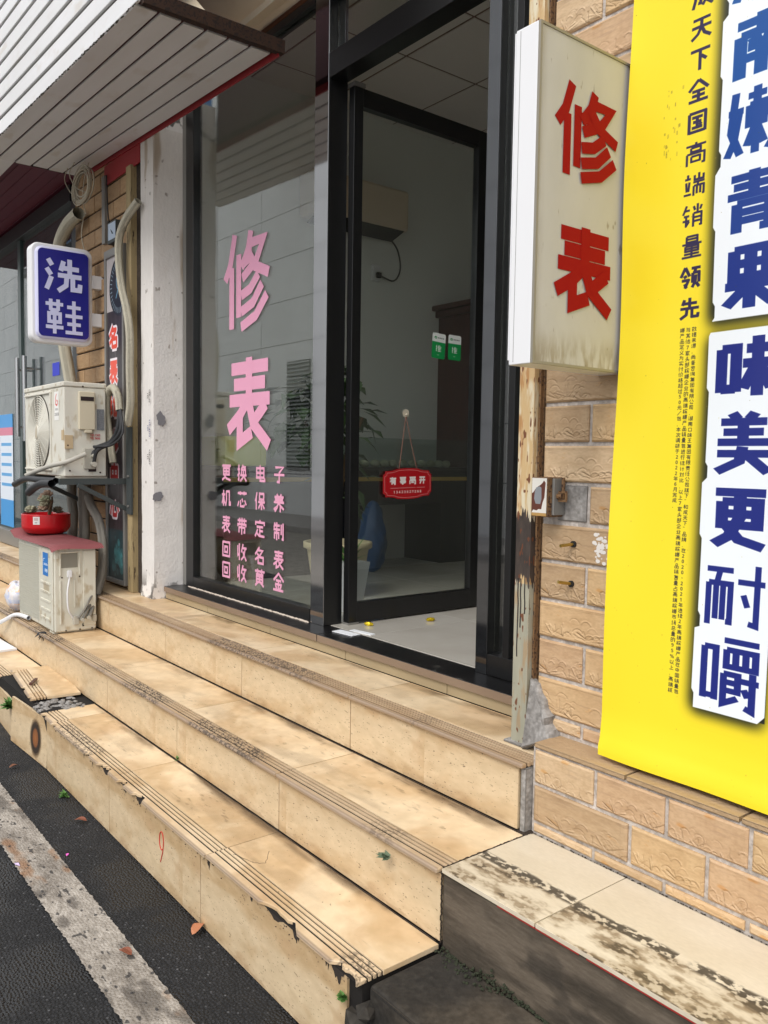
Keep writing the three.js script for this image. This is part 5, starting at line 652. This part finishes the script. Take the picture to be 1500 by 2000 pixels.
  part(t, 'foot', merge([bx(-5.12, -5.02, 1.35, 1.365, -1.81, -1.53, 0.002), bx(-5.78, -5.68, 1.35, 1.365, -1.81, -1.53, 0.002)]), M.acgrey);
}
{
  const t = thing('wall_bracket', 'dark grey steel bracket arms carrying the upper air conditioner', 'bracket', [-5.2, 1.14, -1.9]);
  for (const x of [-4.86, -5.6]) { part(t, 'upright', bx(x - 0.04, x + 0.036, 1.14, 1.665, -1.895, -1.882, 0.002), M.bracket); part(t, 'arm', bar([x - 0.08, 1.338, -1.9], [x - 0.08, 1.338, -1.5], 0.028, 0.036), M.bracket); part(t, 'brace', bar([x - 0.06, 1.17, -1.89], [x - 0.06, 1.318, -1.6], 0.024, 0.026), M.bracket); part(t, 'bolt', tri(merge([cyl(0.007, 0.007, 0.01, x, 1.37, -1.878, 8, 'z'), cyl(0.007, 0.007, 0.01, x, 1.19, -1.878, 8, 'z')])), M.alu); }
  part(t, 'wrapped_bar', merge([tube([[-5.0, 1.34, -1.5], [-5.3, 1.338, -1.49], [-5.62, 1.335, -1.5], [-5.9, 1.29, -1.5]], 0.02, 24, 8), tube([[-4.98, 1.325, -1.47], [-5.15, 1.318, -1.46], [-5.3, 1.29, -1.46], [-5.42, 1.255, -1.46]], 0.024, 20, 8)]), M.rubber, 'bar ends wrapped in black tape');
}
{
  const t = thing('air_conditioner_unit', 'pale grey outdoor air conditioner standing on the step under a red mesh mat', 'air conditioner', [-5.21, 0.463, -1.56]), x0 = -5.576, x1 = -4.842, y0 = 0.472, y1 = 0.965, zf = -1.438, zb = -1.676;
  const grey = mat({ color: [250, 250, 246], map: T.acdirt, roughness: 0.5 });
  part(t, 'casing', merge([bx(x0, x1, y0, y1, zb, zf, 0.01), bx(x0 + 0.03, x0 + 0.1, 0.4635, 0.475, zb, zf), bx(x1 - 0.1, x1 - 0.03, 0.4635, 0.475, zb, zf)]), grey);
  const mesh = []; for (let i = 0; i < 34; i++) mesh.push(bx(x0 + 0.02 + i * 0.0128, x0 + 0.0225 + i * 0.0128, y0 + 0.03, y1 - 0.03, zf - 0.001, zf + 0.005)); for (let i = 0; i < 32; i++) mesh.push(bx(x0 + 0.02, x0 + 0.445, y0 + 0.03 + i * 0.0139, y0 + 0.0325 + i * 0.0139, zf - 0.001, zf + 0.0035)); part(t, 'intake_mesh', merge(mesh), mat({ color: [196, 194, 182], roughness: 0.6 }));
  part(t, 'front_panel', bx(x0 + 0.46, x1 - 0.012, y0 + 0.01, y1 - 0.012, zf, zf + 0.008, 0.005), grey); for (let i = 0; i < 5; i++) part(t, 'embossed_slot', bx(x0 + 0.5, x1 - 0.05, y0 + 0.06 + i * 0.052, y0 + 0.075 + i * 0.052, zf + 0.007, zf + 0.0125, 0.003), grey);
  part(t, 'handle_recess', bx(x1 - 0.002, x1 + 0.001, 0.845, 0.93, -1.57, -1.475), mat({ color: [132, 128, 116], roughness: 0.7 })); part(t, 'handle_rim', merge([bx(x1 - 0.002, x1 + 0.008, 0.93, 0.94, -1.585, -1.465, 0.003), bx(x1 - 0.002, x1 + 0.008, 0.8, 0.93, -1.585, -1.575, 0.003), bx(x1 - 0.002, x1 + 0.008, 0.8, 0.93, -1.475, -1.465, 0.003)]), grey);
  part(t, 'side_cover', merge([bx(x1 - 0.002, x1 + 0.007, 0.52, 0.775, -1.475, -1.467, 0.002), bx(x1 - 0.002, x1 + 0.007, 0.61, 0.775, -1.555, -1.547, 0.002), bx(x1 - 0.002, x1 + 0.006, 0.5, 0.94, -1.672, -1.6, 0.003)]), grey);
  part(t, 'plug_socket', bx(x1, x1 + 0.02, 0.79, 0.83, -1.532, -1.508, 0.003), M.whitemetal); part(t, 'power_cord', tube([[x1 + 0.012, 0.79, -1.52], [x1 + 0.018, 0.7, -1.505], [x1 + 0.016, 0.6, -1.512], [x1 + 0.002, 0.55, -1.54]], 0.0055, 24, 7), M.whitemetal);
  part(t, 'valve', merge([bx(x1, x1 + 0.018, 0.51, 0.565, -1.572, -1.54, 0.004), cyl(0.011, 0.011, 0.05, x1 + 0.02, 0.54, -1.585, 10, 'x'), cyl(0.012, 0.012, 0.045, x1 + 0.02, 0.55, -1.618, 10, 'x'), bx(x1, x1 + 0.02, 0.52, 0.56, -1.672, -1.65, 0.004)].map((g) => tri(g))), M.acgrey); part(t, 'drain_slot', bx(x1 - 0.001, x1 + 0.0012, 0.495, 0.512, -1.604, -1.594), M.dark);
  for (const [y, z] of [[0.955, -1.52], [0.48, -1.5], [0.48, -1.58], [0.48, -1.65], [0.79, -1.48], [0.79, -1.58]]) part(t, 'screw', tri(cyl(0.0045, 0.0045, 0.004, x1 + 0.001, y, z, 8, 'x')), M.darkrust);
  const logo = canvasTex(128, 320, (c, w, h) => { c.fillStyle = '#2277c4'; c.fillRect(0, 0, w, h); c.fillStyle = c.strokeStyle = '#eef4fa'; c.lineWidth = 7; c.beginPath(); c.arc(36, 110, 24, 2.4, 5.2); c.stroke(); c.save(); c.translate(14, 176); c.transform(1, 0, -0.25, 1, 0, 0); c.font = 'bold 40px serif'; c.fillText('Midea', 6, 0); c.restore(); drawGlyph(c, '美', 44, 218, 34, 56, 6); drawGlyph(c, '的', 82, 218, 34, 56, 6); }); const lg = sheet(0.1, 0.135); frameOf(lg, [1, 0, 0], [0, 1, 0], [-5.03, 0.79, zf + 0.0092]); part(t, 'brand_label', lg, mat({ map: logo, roughness: 0.35 }));
  const m = thing('mesh_mat', 'faded red rubber mesh mat laid over the lower air conditioner', 'mat', [-5.25, 0.97, -1.56]), mg = new THREE.PlaneGeometry(0.88, 0.3, 44, 12), mp = mg.attributes.position, mu = mg.attributes.uv; mg.rotateX(-Math.PI / 2); mg.translate(-5.245, 0.974, -1.563);
  for (let i = 0; i < mp.count; i++) { const x = mp.getX(i), z = mp.getZ(i), o = Math.max(0, x + 4.85), o2 = Math.max(0, -5.58 - x); mp.setY(i, mp.getY(i) + 0.004 * Math.sin(x * 14) * Math.sin(z * 20) - o * 0.5 + o2 * 0.35 - Math.max(0, z + 1.445) * 0.4 + 0.003); mu.setXY(i, x, z); }
  mg.computeVertexNormals(); const holes = tex(128, 128, (u, v) => { const k = Math.sin(u * Math.PI * 16) * Math.sin(v * Math.PI * 16); return k > 0.25 ? [58, 24, 26] : [150, 82, 84]; }, 0.1); part(m, 'mesh_sheet', flat(mg), mat({ map: holes, roughness: 0.75, side: THREE.DoubleSide }));
  const b = thing('red_bowl', 'glossy red round planter bowl with grey green succulents', 'planter', [-5.6, 0.985, -1.6]), bc = [-5.58, 0.982, -1.61];
  part(b, 'bowl', tri(flat(new THREE.LatheGeometry([[0, 0], [0.1, 0], [0.128, 0.012], [0.146, 0.035], [0.15, 0.05], [0.15, 0.125], [0.147, 0.13], [0.142, 0.128], [0.138, 0.1], [0, 0.1]].map(([x, y]) => new THREE.Vector2(x, y)), 40).translate(...bc))), M.red); part(b, 'soil', tri(cyl(0.138, 0.138, 0.008, bc[0], bc[1] + 0.104, bc[2], 24)), M.soil);
  const st = canvasTex(64, 80, (c, w, h) => { c.fillStyle = '#d8d4d0'; c.fillRect(0, 0, w, h); c.fillStyle = '#4a4644'; c.fillRect(16, 58, 26, 7); c.fillStyle = '#b9a9a4'; c.fillRect(10, 12, 40, 30); }); const sg = new THREE.CylinderGeometry(0.1512, 0.1512, 0.05, 6, 1, true, 0.75, 0.28); sg.translate(bc[0], bc[1] + 0.092, bc[2]); part(b, 'price_sticker', flat(sg), mat({ map: st, roughness: 0.5 }));
  for (let k = 0; k < 11; k++) { const L = [], a = rnd(6.28), r = rnd(0.1), cx = bc[0] + Math.cos(a) * r + 0.02, cz = bc[2] + Math.sin(a) * r, cy = bc[1] + 0.13 + (k > 4 ? rnd(0.03, 0.1) : rnd(0.025)) + Math.max(0, cx - bc[0]) * 0.6; for (let i = 0; i < 22; i++) { const g = new THREE.SphereGeometry(0.017, 7, 5), e = rnd(0.1, 1.3), q = i * 2.4; g.scale(0.75, 0.42, 1.5); g.translate(0, 0, 0.021); g.rotateX(-e); g.rotateY(q); g.translate(cx, cy, cz); L.push(tri(flat(g))); } part(b, 'rosette', merge(L), mat({ color: [[150, 146, 122], [134, 138, 112], [168, 142, 122], [120, 112, 92]][k % 4], roughness: 0.55 })); }
  part(b, 'stem', merge([tube([[bc[0] + 0.05, bc[1] + 0.1, bc[2]], [bc[0] + 0.07, bc[1] + 0.16, bc[2]], [bc[0] + 0.1, bc[1] + 0.22, bc[2] - 0.01]], 0.008, 10, 6), tube([[bc[0], bc[1] + 0.1, bc[2] - 0.02], [bc[0] + 0.02, bc[1] + 0.18, bc[2] - 0.03], [bc[0] + 0.03, bc[1] + 0.24, bc[2] - 0.03]], 0.006, 10, 6)]), M.bark);
}
// pipes and cables -----------------------------------------------------------
const hoseThing = (label, pts, r, m = M.hose, cat = 'pipe', name = 'insulated_pipe') => solo(name, label, cat, tri(tube(pts, r, 70, 10)), m);
hoseThing('long cream wrapped pipe running down beside the watch sign', [[-4.7, 2.95, -1.88], [-4.8, 2.87, -1.85], [-4.885, 2.78, -1.84], [-4.9, 2.66, -1.84], [-4.855, 2.48, -1.84], [-4.785, 2.35, -1.84], [-4.737, 2.2, -1.84], [-4.737, 2.0, -1.84], [-4.757, 1.8, -1.85], [-4.82, 1.68, -1.86]].map(([x, y, z]) => [x + 0.012, y, z]), 0.0235);
hoseThing('cream wrapped pipe looped over beside the upper air conditioner', [[-5.0, 1.45, -1.84], [-5.035, 1.62, -1.83], [-5.05, 1.77, -1.82], [-5.025, 1.87, -1.82], [-4.94, 1.9, -1.82], [-4.86, 1.84, -1.82], [-4.835, 1.76, -1.82]], 0.023);
solo('cable_bundle', 'black and grey cables dropping from the looped pipe to the air conditioner valves', 'cable', merge([tube([[-4.835, 1.77, -1.82], [-4.84, 1.66, -1.81], [-4.89, 1.58, -1.79], [-5.0, 1.53, -1.73], [-4.975, 1.49, -1.71]], 0.014, 40, 8), tube([[-4.825, 1.77, -1.82], [-4.8, 1.64, -1.81], [-4.86, 1.57, -1.78], [-4.93, 1.52, -1.72], [-4.97, 1.44, -1.71]], 0.011, 40, 8), tube([[-4.815, 1.76, -1.82], [-4.77, 1.62, -1.81], [-4.84, 1.555, -1.77], [-4.94, 1.545, -1.7]], 0.007, 40, 8)].map((g) => tri(g))), M.rubber);
hoseThing('grey drain hose lying along the foot of the upper air conditioner', [[-4.96, 1.5, -1.66], [-4.97, 1.455, -1.56], [-5.1, 1.43, -1.51], [-5.35, 1.395, -1.5], [-5.6, 1.36, -1.5]], 0.014, mat({ color: [176, 172, 162], roughness: 0.7 }), 'hose', 'drain_hose');
hoseThing('thick curved cream duct behind the blue sign', [[-5.62, 3.08, -1.85], [-5.82, 3.04, -1.84], [-6.0, 2.95, -1.84], [-6.06, 2.8, -1.84], [-6.05, 2.5, -1.85], [-5.97, 2.3, -1.85], [-5.9, 2.15, -1.85], [-5.83, 1.95, -1.86]], 0.042);
hoseThing('grey wrapped pipe behind the bowl, leftmost of three below the bracket', [[-5.84, 1.34, -1.86], [-5.82, 1.2, -1.85], [-5.79, 1.08, -1.85], [-5.72, 0.95, -1.82], [-5.66, 0.8, -1.8]], 0.034, M.hosegrey);
hoseThing('grey wrapped pipe in the middle of three below the bracket', [[-5.58, 1.34, -1.86], [-5.57, 1.2, -1.85], [-5.57, 1.08, -1.85], [-5.54, 0.95, -1.84], [-5.53, 0.8, -1.8]], 0.036, M.hosegrey);
hoseThing('grey wrapped pipe snaking down to the lower air conditioner valves', [[-5.45, 1.22, -1.84], [-5.31, 1.17, -1.81], [-5.14, 1.08, -1.8], [-5.05, 0.96, -1.79], [-5.02, 0.86, -1.78], [-4.98, 0.79, -1.76], [-4.94, 0.72, -1.73], [-4.9, 0.66, -1.69]], 0.028, M.hosegrey);
solo('copper_line', 'two thin wrapped lines ending at the valves of the lower air conditioner', 'pipe', merge([tube([[-4.905, 0.67, -1.7], [-4.85, 0.61, -1.66], [-4.815, 0.565, -1.63], [-4.812, 0.55, -1.618]], 0.013, 20, 8), tube([[-4.9, 0.665, -1.69], [-4.845, 0.62, -1.64], [-4.81, 0.57, -1.6], [-4.812, 0.542, -1.587]], 0.01, 20, 8), tube([[-4.9, 0.68, -1.69], [-4.84, 0.67, -1.65], [-4.815, 0.6, -1.6], [-4.81, 0.55, -1.56]], 0.006, 20, 8)].map((g) => tri(g))), M.hosegrey);
solo('wire_coil', 'coil of pale wire hanging under the end of the canopy', 'wire', merge([...Array(13)].map((_, i) => { const pts = [], R = rnd(0.085, 0.105), ox = rnd(-0.012, 0.012), oy = rnd(-0.03, 0.012); for (let k = 0; k < 18; k++) { const a = (k / 18) * 6.283; pts.push([-5.34 + ox + Math.cos(a) * R * 1.5, 3.185 + oy + Math.sin(a) * R, -1.8 + i * 0.003]); } return tri(tube(pts, i < 8 ? 0.0045 : 0.0032, 50, 5, true)); }).concat([tri(tube([[-5.6, 3.36, -1.78], [-5.62, 3.28, -1.76], [-5.56, 3.18, -1.78], [-5.5, 3.14, -1.8]], 0.003, 20, 5)), tri(tube([[-5.42, 3.33, -1.76], [-5.49, 3.28, -1.75], [-5.46, 3.2, -1.77], [-5.3, 3.12, -1.8]], 0.003, 20, 5)), tri(tube([[-5.28, 3.3, -1.8], [-5.3, 3.2, -1.78], [-5.36, 3.1, -1.79], [-5.4, 3.02, -1.82]], 0.003, 20, 5))])), M.wire);
solo('cable_trunking', 'grey flat cable trunking strip on the tile wall above the blue sign', 'trunking', bx(-5.34, -5.29, 2.83, 3.25, -1.925, -1.9, 0.003), M.alu);
solo('loose_wire', 'thin dark wire drooping down the tile wall by the trunking', 'wire', tri(tube([[-5.25, 3.24, -1.9], [-5.235, 3.1, -1.9], [-5.22, 2.98, -1.9], [-5.16, 2.9, -1.89], [-5.1, 2.85, -1.88]], 0.004, 30, 5)), M.rubber);
solo('loose_wire', 'thin pale wire hanging down behind the blue sign', 'wire', tri(tube([[-5.62, 3.06, -1.88], [-5.66, 2.95, -1.88], [-5.6, 2.82, -1.88], [-5.55, 2.7, -1.88]], 0.004, 30, 5)), M.wire);
{ const t = thing('meter_box', 'small grey blue box on the wall just above the watch sign', 'box', [-5.13, 2.8, -1.9]); part(t, 'box_shell', bx(-5.2, -5.06, 2.8, 2.93, -1.93, -1.885, 0.004), M.bracket); part(t, 'pale_label', bx(-5.18, -5.06, 2.82, 2.92, -1.885, -1.8835), mat({ color: [176, 190, 206] })); }
// ---------------------------------------------------------------- next shop to the left
{
  const t = thing('glass_shop_front', 'neighbouring glass shop front with teal frames and steel door handles', 'shop front', [-7.5, 0.664, -2]);
  const teal = mat({ color: [70, 84, 82], roughness: 0.35, metalness: 0.4 });
  part(t, 'door_pane', merge([bx(-7.535, -6.15, 0.8, 3.3, -2.006, -2.0)]), M.glass); part(t, 'side_pane', bx(-9.4, -7.56, 0.8, 3.3, -2.006, -2.0), M.glass);
  part(t, 'door_frame', merge([bx(-6.15, -5.93, 0.67, 3.4, -2.06, -1.97, 0.003), bx(-9.4, -6.15, 3.3, 3.42, -2.06, -1.96, 0.003)]), mat({ color: [36, 38, 38], roughness: 0.4 })); part(t, 'door_stile', bx(-7.62, -7.54, 0.75, 3.3, -2.03, -1.985, 0.002), teal); part(t, 'bottom_rail', bx(-9.4, -6.15, 0.67, 0.8, -2.04, -1.97, 0.003), M.alu);
  for (const x of [-7.46, -7.245]) { const h = part(t, 'door_handle', merge([cyl(0.02, 0.02, x < -7.3 ? 0.66 : 0.7, x, x < -7.3 ? 1.97 : 1.95, -1.93, 12), cyl(0.009, 0.009, 0.07, x, 2.2, -1.965, 8, 'z'), cyl(0.009, 0.009, 0.07, x, 1.72, -1.965, 8, 'z')].map((g) => tri(g))), M.steel, 'long vertical steel door handle'); void h; }
  const poster = canvasTex(128, 512, (c, w, h) => { c.fillStyle = '#3f96d8'; c.fillRect(0, 0, w, h); c.fillStyle = '#dde6f2'; c.fillRect(0, 90, w, 300); c.fillStyle = '#d77f98'; c.fillRect(0, 60, w, 36); c.fillStyle = '#58a4dc'; for (let i = 0; i < 5; i++) c.fillRect(14, 130 + i * 46, 100, 14); }); const g = sheet(0.45, 1.02); frameOf(g, [1, 0, 0], [0, 1, 0], [-8.34, 0.83, -1.996]); part(t, 'poster', g, mat({ map: poster, roughness: 0.4 }), 'blue and white poster stuck on the glass');
  part(t, 'blue_sticker', bx(-6.72, -6.55, 2.1, 2.2, -1.9995, -1.9985), mat({ color: [60, 70, 196] }));
  part(t, 'inner_walls', merge([bx(-9.5, -6.0, 0.6, 0.75, -5, -2.07), bx(-9.5, -5.96, 0.75, 3.6, -5.2, -5), bx(-9.6, -9.45, 0.75, 3.6, -5, -2.07), bx(-6.05, -5.95, 0.75, 3.6, -5, -2.16), bx(-9.5, -5.96, 3.46, 3.6, -5, -2.07)]), mat({ color: [92, 112, 122], roughness: 0.8 }));
  const s = thing('maroon_soffit', 'maroon strip soffit of the neighbouring shop', 'soffit', [-7.6, 3.45, -1.7]); for (let i = 0; i < 6; i++) part(s, 'soffit_strip', bx(-9.5, -5.8, 3.45, 3.462, -1.5 - (i + 1) * 0.0915, -1.5 - i * 0.0915 - 0.004, 0.002), M.maroon); part(s, 'dark_backing', bx(-9.5, -5.76, 3.46, 3.56, -2.06, -1.49), M.gap); part(s, 'edge_beam', bx(-5.83, -5.77, 3.38, 3.46, -2.03, -1.42), M.gap);
  const f = thing('blue_fascia_sign', 'blue lit fascia of the neighbouring shop with pale grey underside', 'sign', [-7.6, 3.38, -1.4]); part(f, 'pale_rim', bx(-9.5, -5.72, 3.37, 3.44, -1.5, -1.36, 0.006), M.whitemetal); part(f, 'blue_panel', bx(-9.5, -5.73, 3.44, 4.4, -1.42, -1.36), mat({ color: [58, 138, 206], roughness: 0.4 }));
}
// ---------------------------------------------------------------- across the street: what the glass reflects
{
  const t = thing('opposite_building', 'pale tiled building across the street seen mirrored in the shop glass', 'building', [-14, 0, 8]);
  part(t, 'wall_body', tri(bx(-74, -9, 0, 14, 6.55, 14)), M.gap);
  for (let x = -73.9; x < -10; x += 2.4) for (let y = 0.05; y < 13.5; y += 1.05) part(t, 'wall_panel', bx(x, x + 2.38, y, y + 1.035, 6.5, 6.56, 0, rnd(3), rnd(3)), M.opp);
  for (const [x, y, w, h] of [[-17.4, 1.2, 1.0, 2.6], [-24.3, 5.0, 2.4, 1.9], [-12.4, 1.4, 1.4, 2.4], [-29, 1.4, 1.6, 2.4]]) { part(t, 'louvre_back', bx(x, x + w, y, y + h, 6.47, 6.499), M.dark); for (let k = 0; k * 0.09 < h - 0.04; k++) part(t, 'louvre_slat', rot(bx(x, x + w, y + k * 0.09, y + k * 0.09 + 0.055, 6.44, 6.452), 'X', 0.5, [x, y + k * 0.09, 6.45]), M.louvre); }
  for (const [x, z, s, lab] of [[-20.5, 5.4, 1.0, 'round green street bush across the road, the farther of two'], [-5.6, 5.2, 1.1, 'round green street bush across the road, the nearer of two']]) { const b = thing('street_bush', lab, 'bush', [x, 0, z]); part(b, 'trunk', tri(tube([[x, 0, z], [x + 0.05, 0.5, z], [x, 1.0, z + 0.05]], 0.05, 10, 7)), M.bark); part(b, 'foliage', spray(900, [x, 1.1 * s, z], [1.1 * s, 0.85 * s, 0.8 * s], 0.2, 0.06), M.leaf); }
  struct('far_pavement', tri(bx(-40, 10, 0, 0.12, 4.6, 6.5)), M.concrete);
}
// ---------------------------------------------------------------- small things lying about
{
  const leafMat = [mat({ color: [122, 68, 46], roughness: 0.7, side: THREE.DoubleSide }), mat({ color: [172, 112, 78], roughness: 0.7, side: THREE.DoubleSide }), mat({ color: [112, 70, 48], roughness: 0.7, side: THREE.DoubleSide })];
  const dead = (x, z, a, s, m, lab) => { const g = deadLeaf(0.058 * s, 0.02 * s, 0.5); g.rotateY(a); g.translate(x, 0.012, z); solo('fallen_leaf', lab, 'leaf', g, leafMat[m]); };
  dead(-3.31, -1.1, 2.4, 0.9, 0, 'rust brown fallen leaf on the asphalt against the lowest riser'); dead(-2.31, -1.09, 0.6, 1.15, 1, 'orange fallen leaf below a riser joint'); dead(-4.1, -1.0, 0.2, 0.8, 2, 'brown leaf scrap on the asphalt below the burnt tile'); dead(-2.32, -0.9, 2.0, 0.9, 0, 'brown leaf lying on the white line edge');
  solo('petal', 'tiny bright pink petal on the asphalt', 'petal', leafGeo(0.02, 0.006).rotateY(1).translate(-3.085, 0.008, -0.955), mat({ color: [226, 96, 190], side: THREE.DoubleSide })); solo('paper_scrap', 'tiny pale lilac scrap at the edge of the white line', 'paper', leafGeo(0.03, 0.008).rotateY(2).translate(-3.12, 0.009, -0.775), mat({ color: [206, 186, 226], side: THREE.DoubleSide }));
  const weed = (x, y, z, n, L, m, lab, w = 0.22) => { const out = []; for (let i = 0; i < n; i++) { const l = leafGeo(L * rnd(0.6, 1.2), L * w); l.rotateX(-rnd(0.1, 1.1)); l.rotateY(rnd(-1.9, 1.9)); l.translate(x + rnd(-0.3, 0.3) * L, y + rnd(0.2) * L, z + rnd(0.1) * L); out.push(l); } solo('weed', lab, 'weed', merge(out), m); };
  weed(-3.63, 0.0, -1.118, 40, 0.032, M.leaf2, 'green weed sprouting from the asphalt at the lowest riser'); weed(-4.56, 0.16, -1.13, 150, 0.055, M.leaf2, 'big tuft of green weed in the broken corner of the lowest step'); weed(-3.07, 0.275, -1.388, 14, 0.018, M.leaf2, 'tiny green weed in a riser joint'); weed(-1.7, 0.415, -1.372, 9, 0.03, mat({ color: [96, 112, 88], roughness: 0.7, side: THREE.DoubleSide }), 'small grey green weed under the middle nosing', 0.34); weed(-1.565, 0.19, -1.135, 140, 0.016, M.leaf2, 'moss clump in the broken end of the lowest step', 0.4);
  solo('stone_chunk', 'broken grey mortar chunk at the right end of the lowest step', 'rubble', merge([chunk(0.05, -1.53, 0.15, -1.155), chunk(0.045, -1.5, 0.1, -1.15), chunk(0.05, -1.515, 0.05, -1.15), chunk(0.03, -1.54, 0.01, -1.14), chunk(0.03, -1.49, 0.19, -1.155)]), M.damp);
  solo('wood_scrap', 'short dark red stick on the raised broken tread', 'stick', bar([-4.56, 0.298, -1.255], [-4.47, 0.298, -1.2], 0.014, 0.01), M.wood);
  const fold = (x, z, a, lab) => { const g = new THREE.IcosahedronGeometry(0.02, 1); const p = g.attributes.position; for (let i = 0; i < p.count; i++) p.setXYZ(i, p.getX(i) * (1.1 + rnd(-0.2, 0.2)), p.getY(i) * 0.5, p.getZ(i) * (0.6 + rnd(-0.15, 0.15))); g.computeVertexNormals(); g.rotateY(a); g.translate(x, 0.748, z); solo('gold_wrapper', lab, 'wrapper', tri(flat(g)), M.gold); };
  fold(-2.965, -2.265, 0.4, 'crumpled gold wrapper on the shop floor next to the door corner'); fold(-2.885, -2.57, 1.2, 'crumpled gold wrapper on the shop floor nearer the door middle');
  const card = (x, z, w, d, a, lab) => solo('paper_card', lab, 'paper', rot(bx(x - w / 2, x + w / 2, 0.7395, 0.7425, z - d / 2, z + d / 2), 'Y', a, [x, 0.74, z]), M.paper); card(-2.89, -2.085, 0.13, 0.05, 0.1, 'white card on the black sill below the door post'); card(-2.86, -2.15, 0.13, 0.03, 0.15, 'narrow white card behind the larger one on the sill');
  const bag = new THREE.SphereGeometry(0.1, 18, 14), bp = bag.attributes.position; for (let i = 0; i < bp.count; i++) { const n = 1 + 0.35 * (fbm(bp.getX(i) * 5 + 3, bp.getY(i) * 5 + bp.getZ(i) * 4 + 3, 8, 3, 14) - 0.5); bp.setXYZ(i, bp.getX(i) * n, (bp.getY(i) + 0.1) * n, bp.getZ(i) * n * 0.8); } bag.computeVertexNormals(); bag.translate(-5.72, 0.463, -1.47);
  const bagTex = tex(64, 64, (u, v) => mixc([222, 216, 214], v < 0.5 ? [226, 160, 104] : [176, 186, 214], 0.8 * sstep(0.45, 0.65, fbm(u, v, 5, 3, 15))), 0.15); solo('plastic_bag', 'small white plastic bag with orange contents behind the lower air conditioner', 'bag', tri(flat(bag)), mat({ map: bagTex, roughness: 0.35 }));
  solo('white_sheet', 'white board lying flat on the lowest step at the left edge', 'board', tri(rot(bx(-6.3, -5.45, 0.263, 0.275, -1.385, -1.2), 'Y', 0.05, [-5.5, 0.27, -1.3])), M.paper); hoseThing('white drain hose curving from the lower air conditioner to the street', [[-5.3, 0.49, -1.42], [-5.5, 0.48, -1.395], [-5.66, 0.42, -1.36], [-5.9, 0.33, -1.3], [-6.3, 0.28, -1.2]], 0.013, M.whitemetal, 'hose', 'drain_hose');
  solo('torn_rag', 'scrap of black torn plastic at the front foot of the lower air conditioner', 'scrap', merge([...Array(7)].map(() => leafGeo(rnd(0.03, 0.07), rnd(0.01, 0.02)).rotateX(rnd(0.2, 1)).rotateY(rnd(-1, 1)).translate(-4.93 + rnd(-0.03, 0.03), 0.47, -1.41))), mat({ color: [30, 30, 32], side: THREE.DoubleSide }));
}
renderer.render(scene, camera);
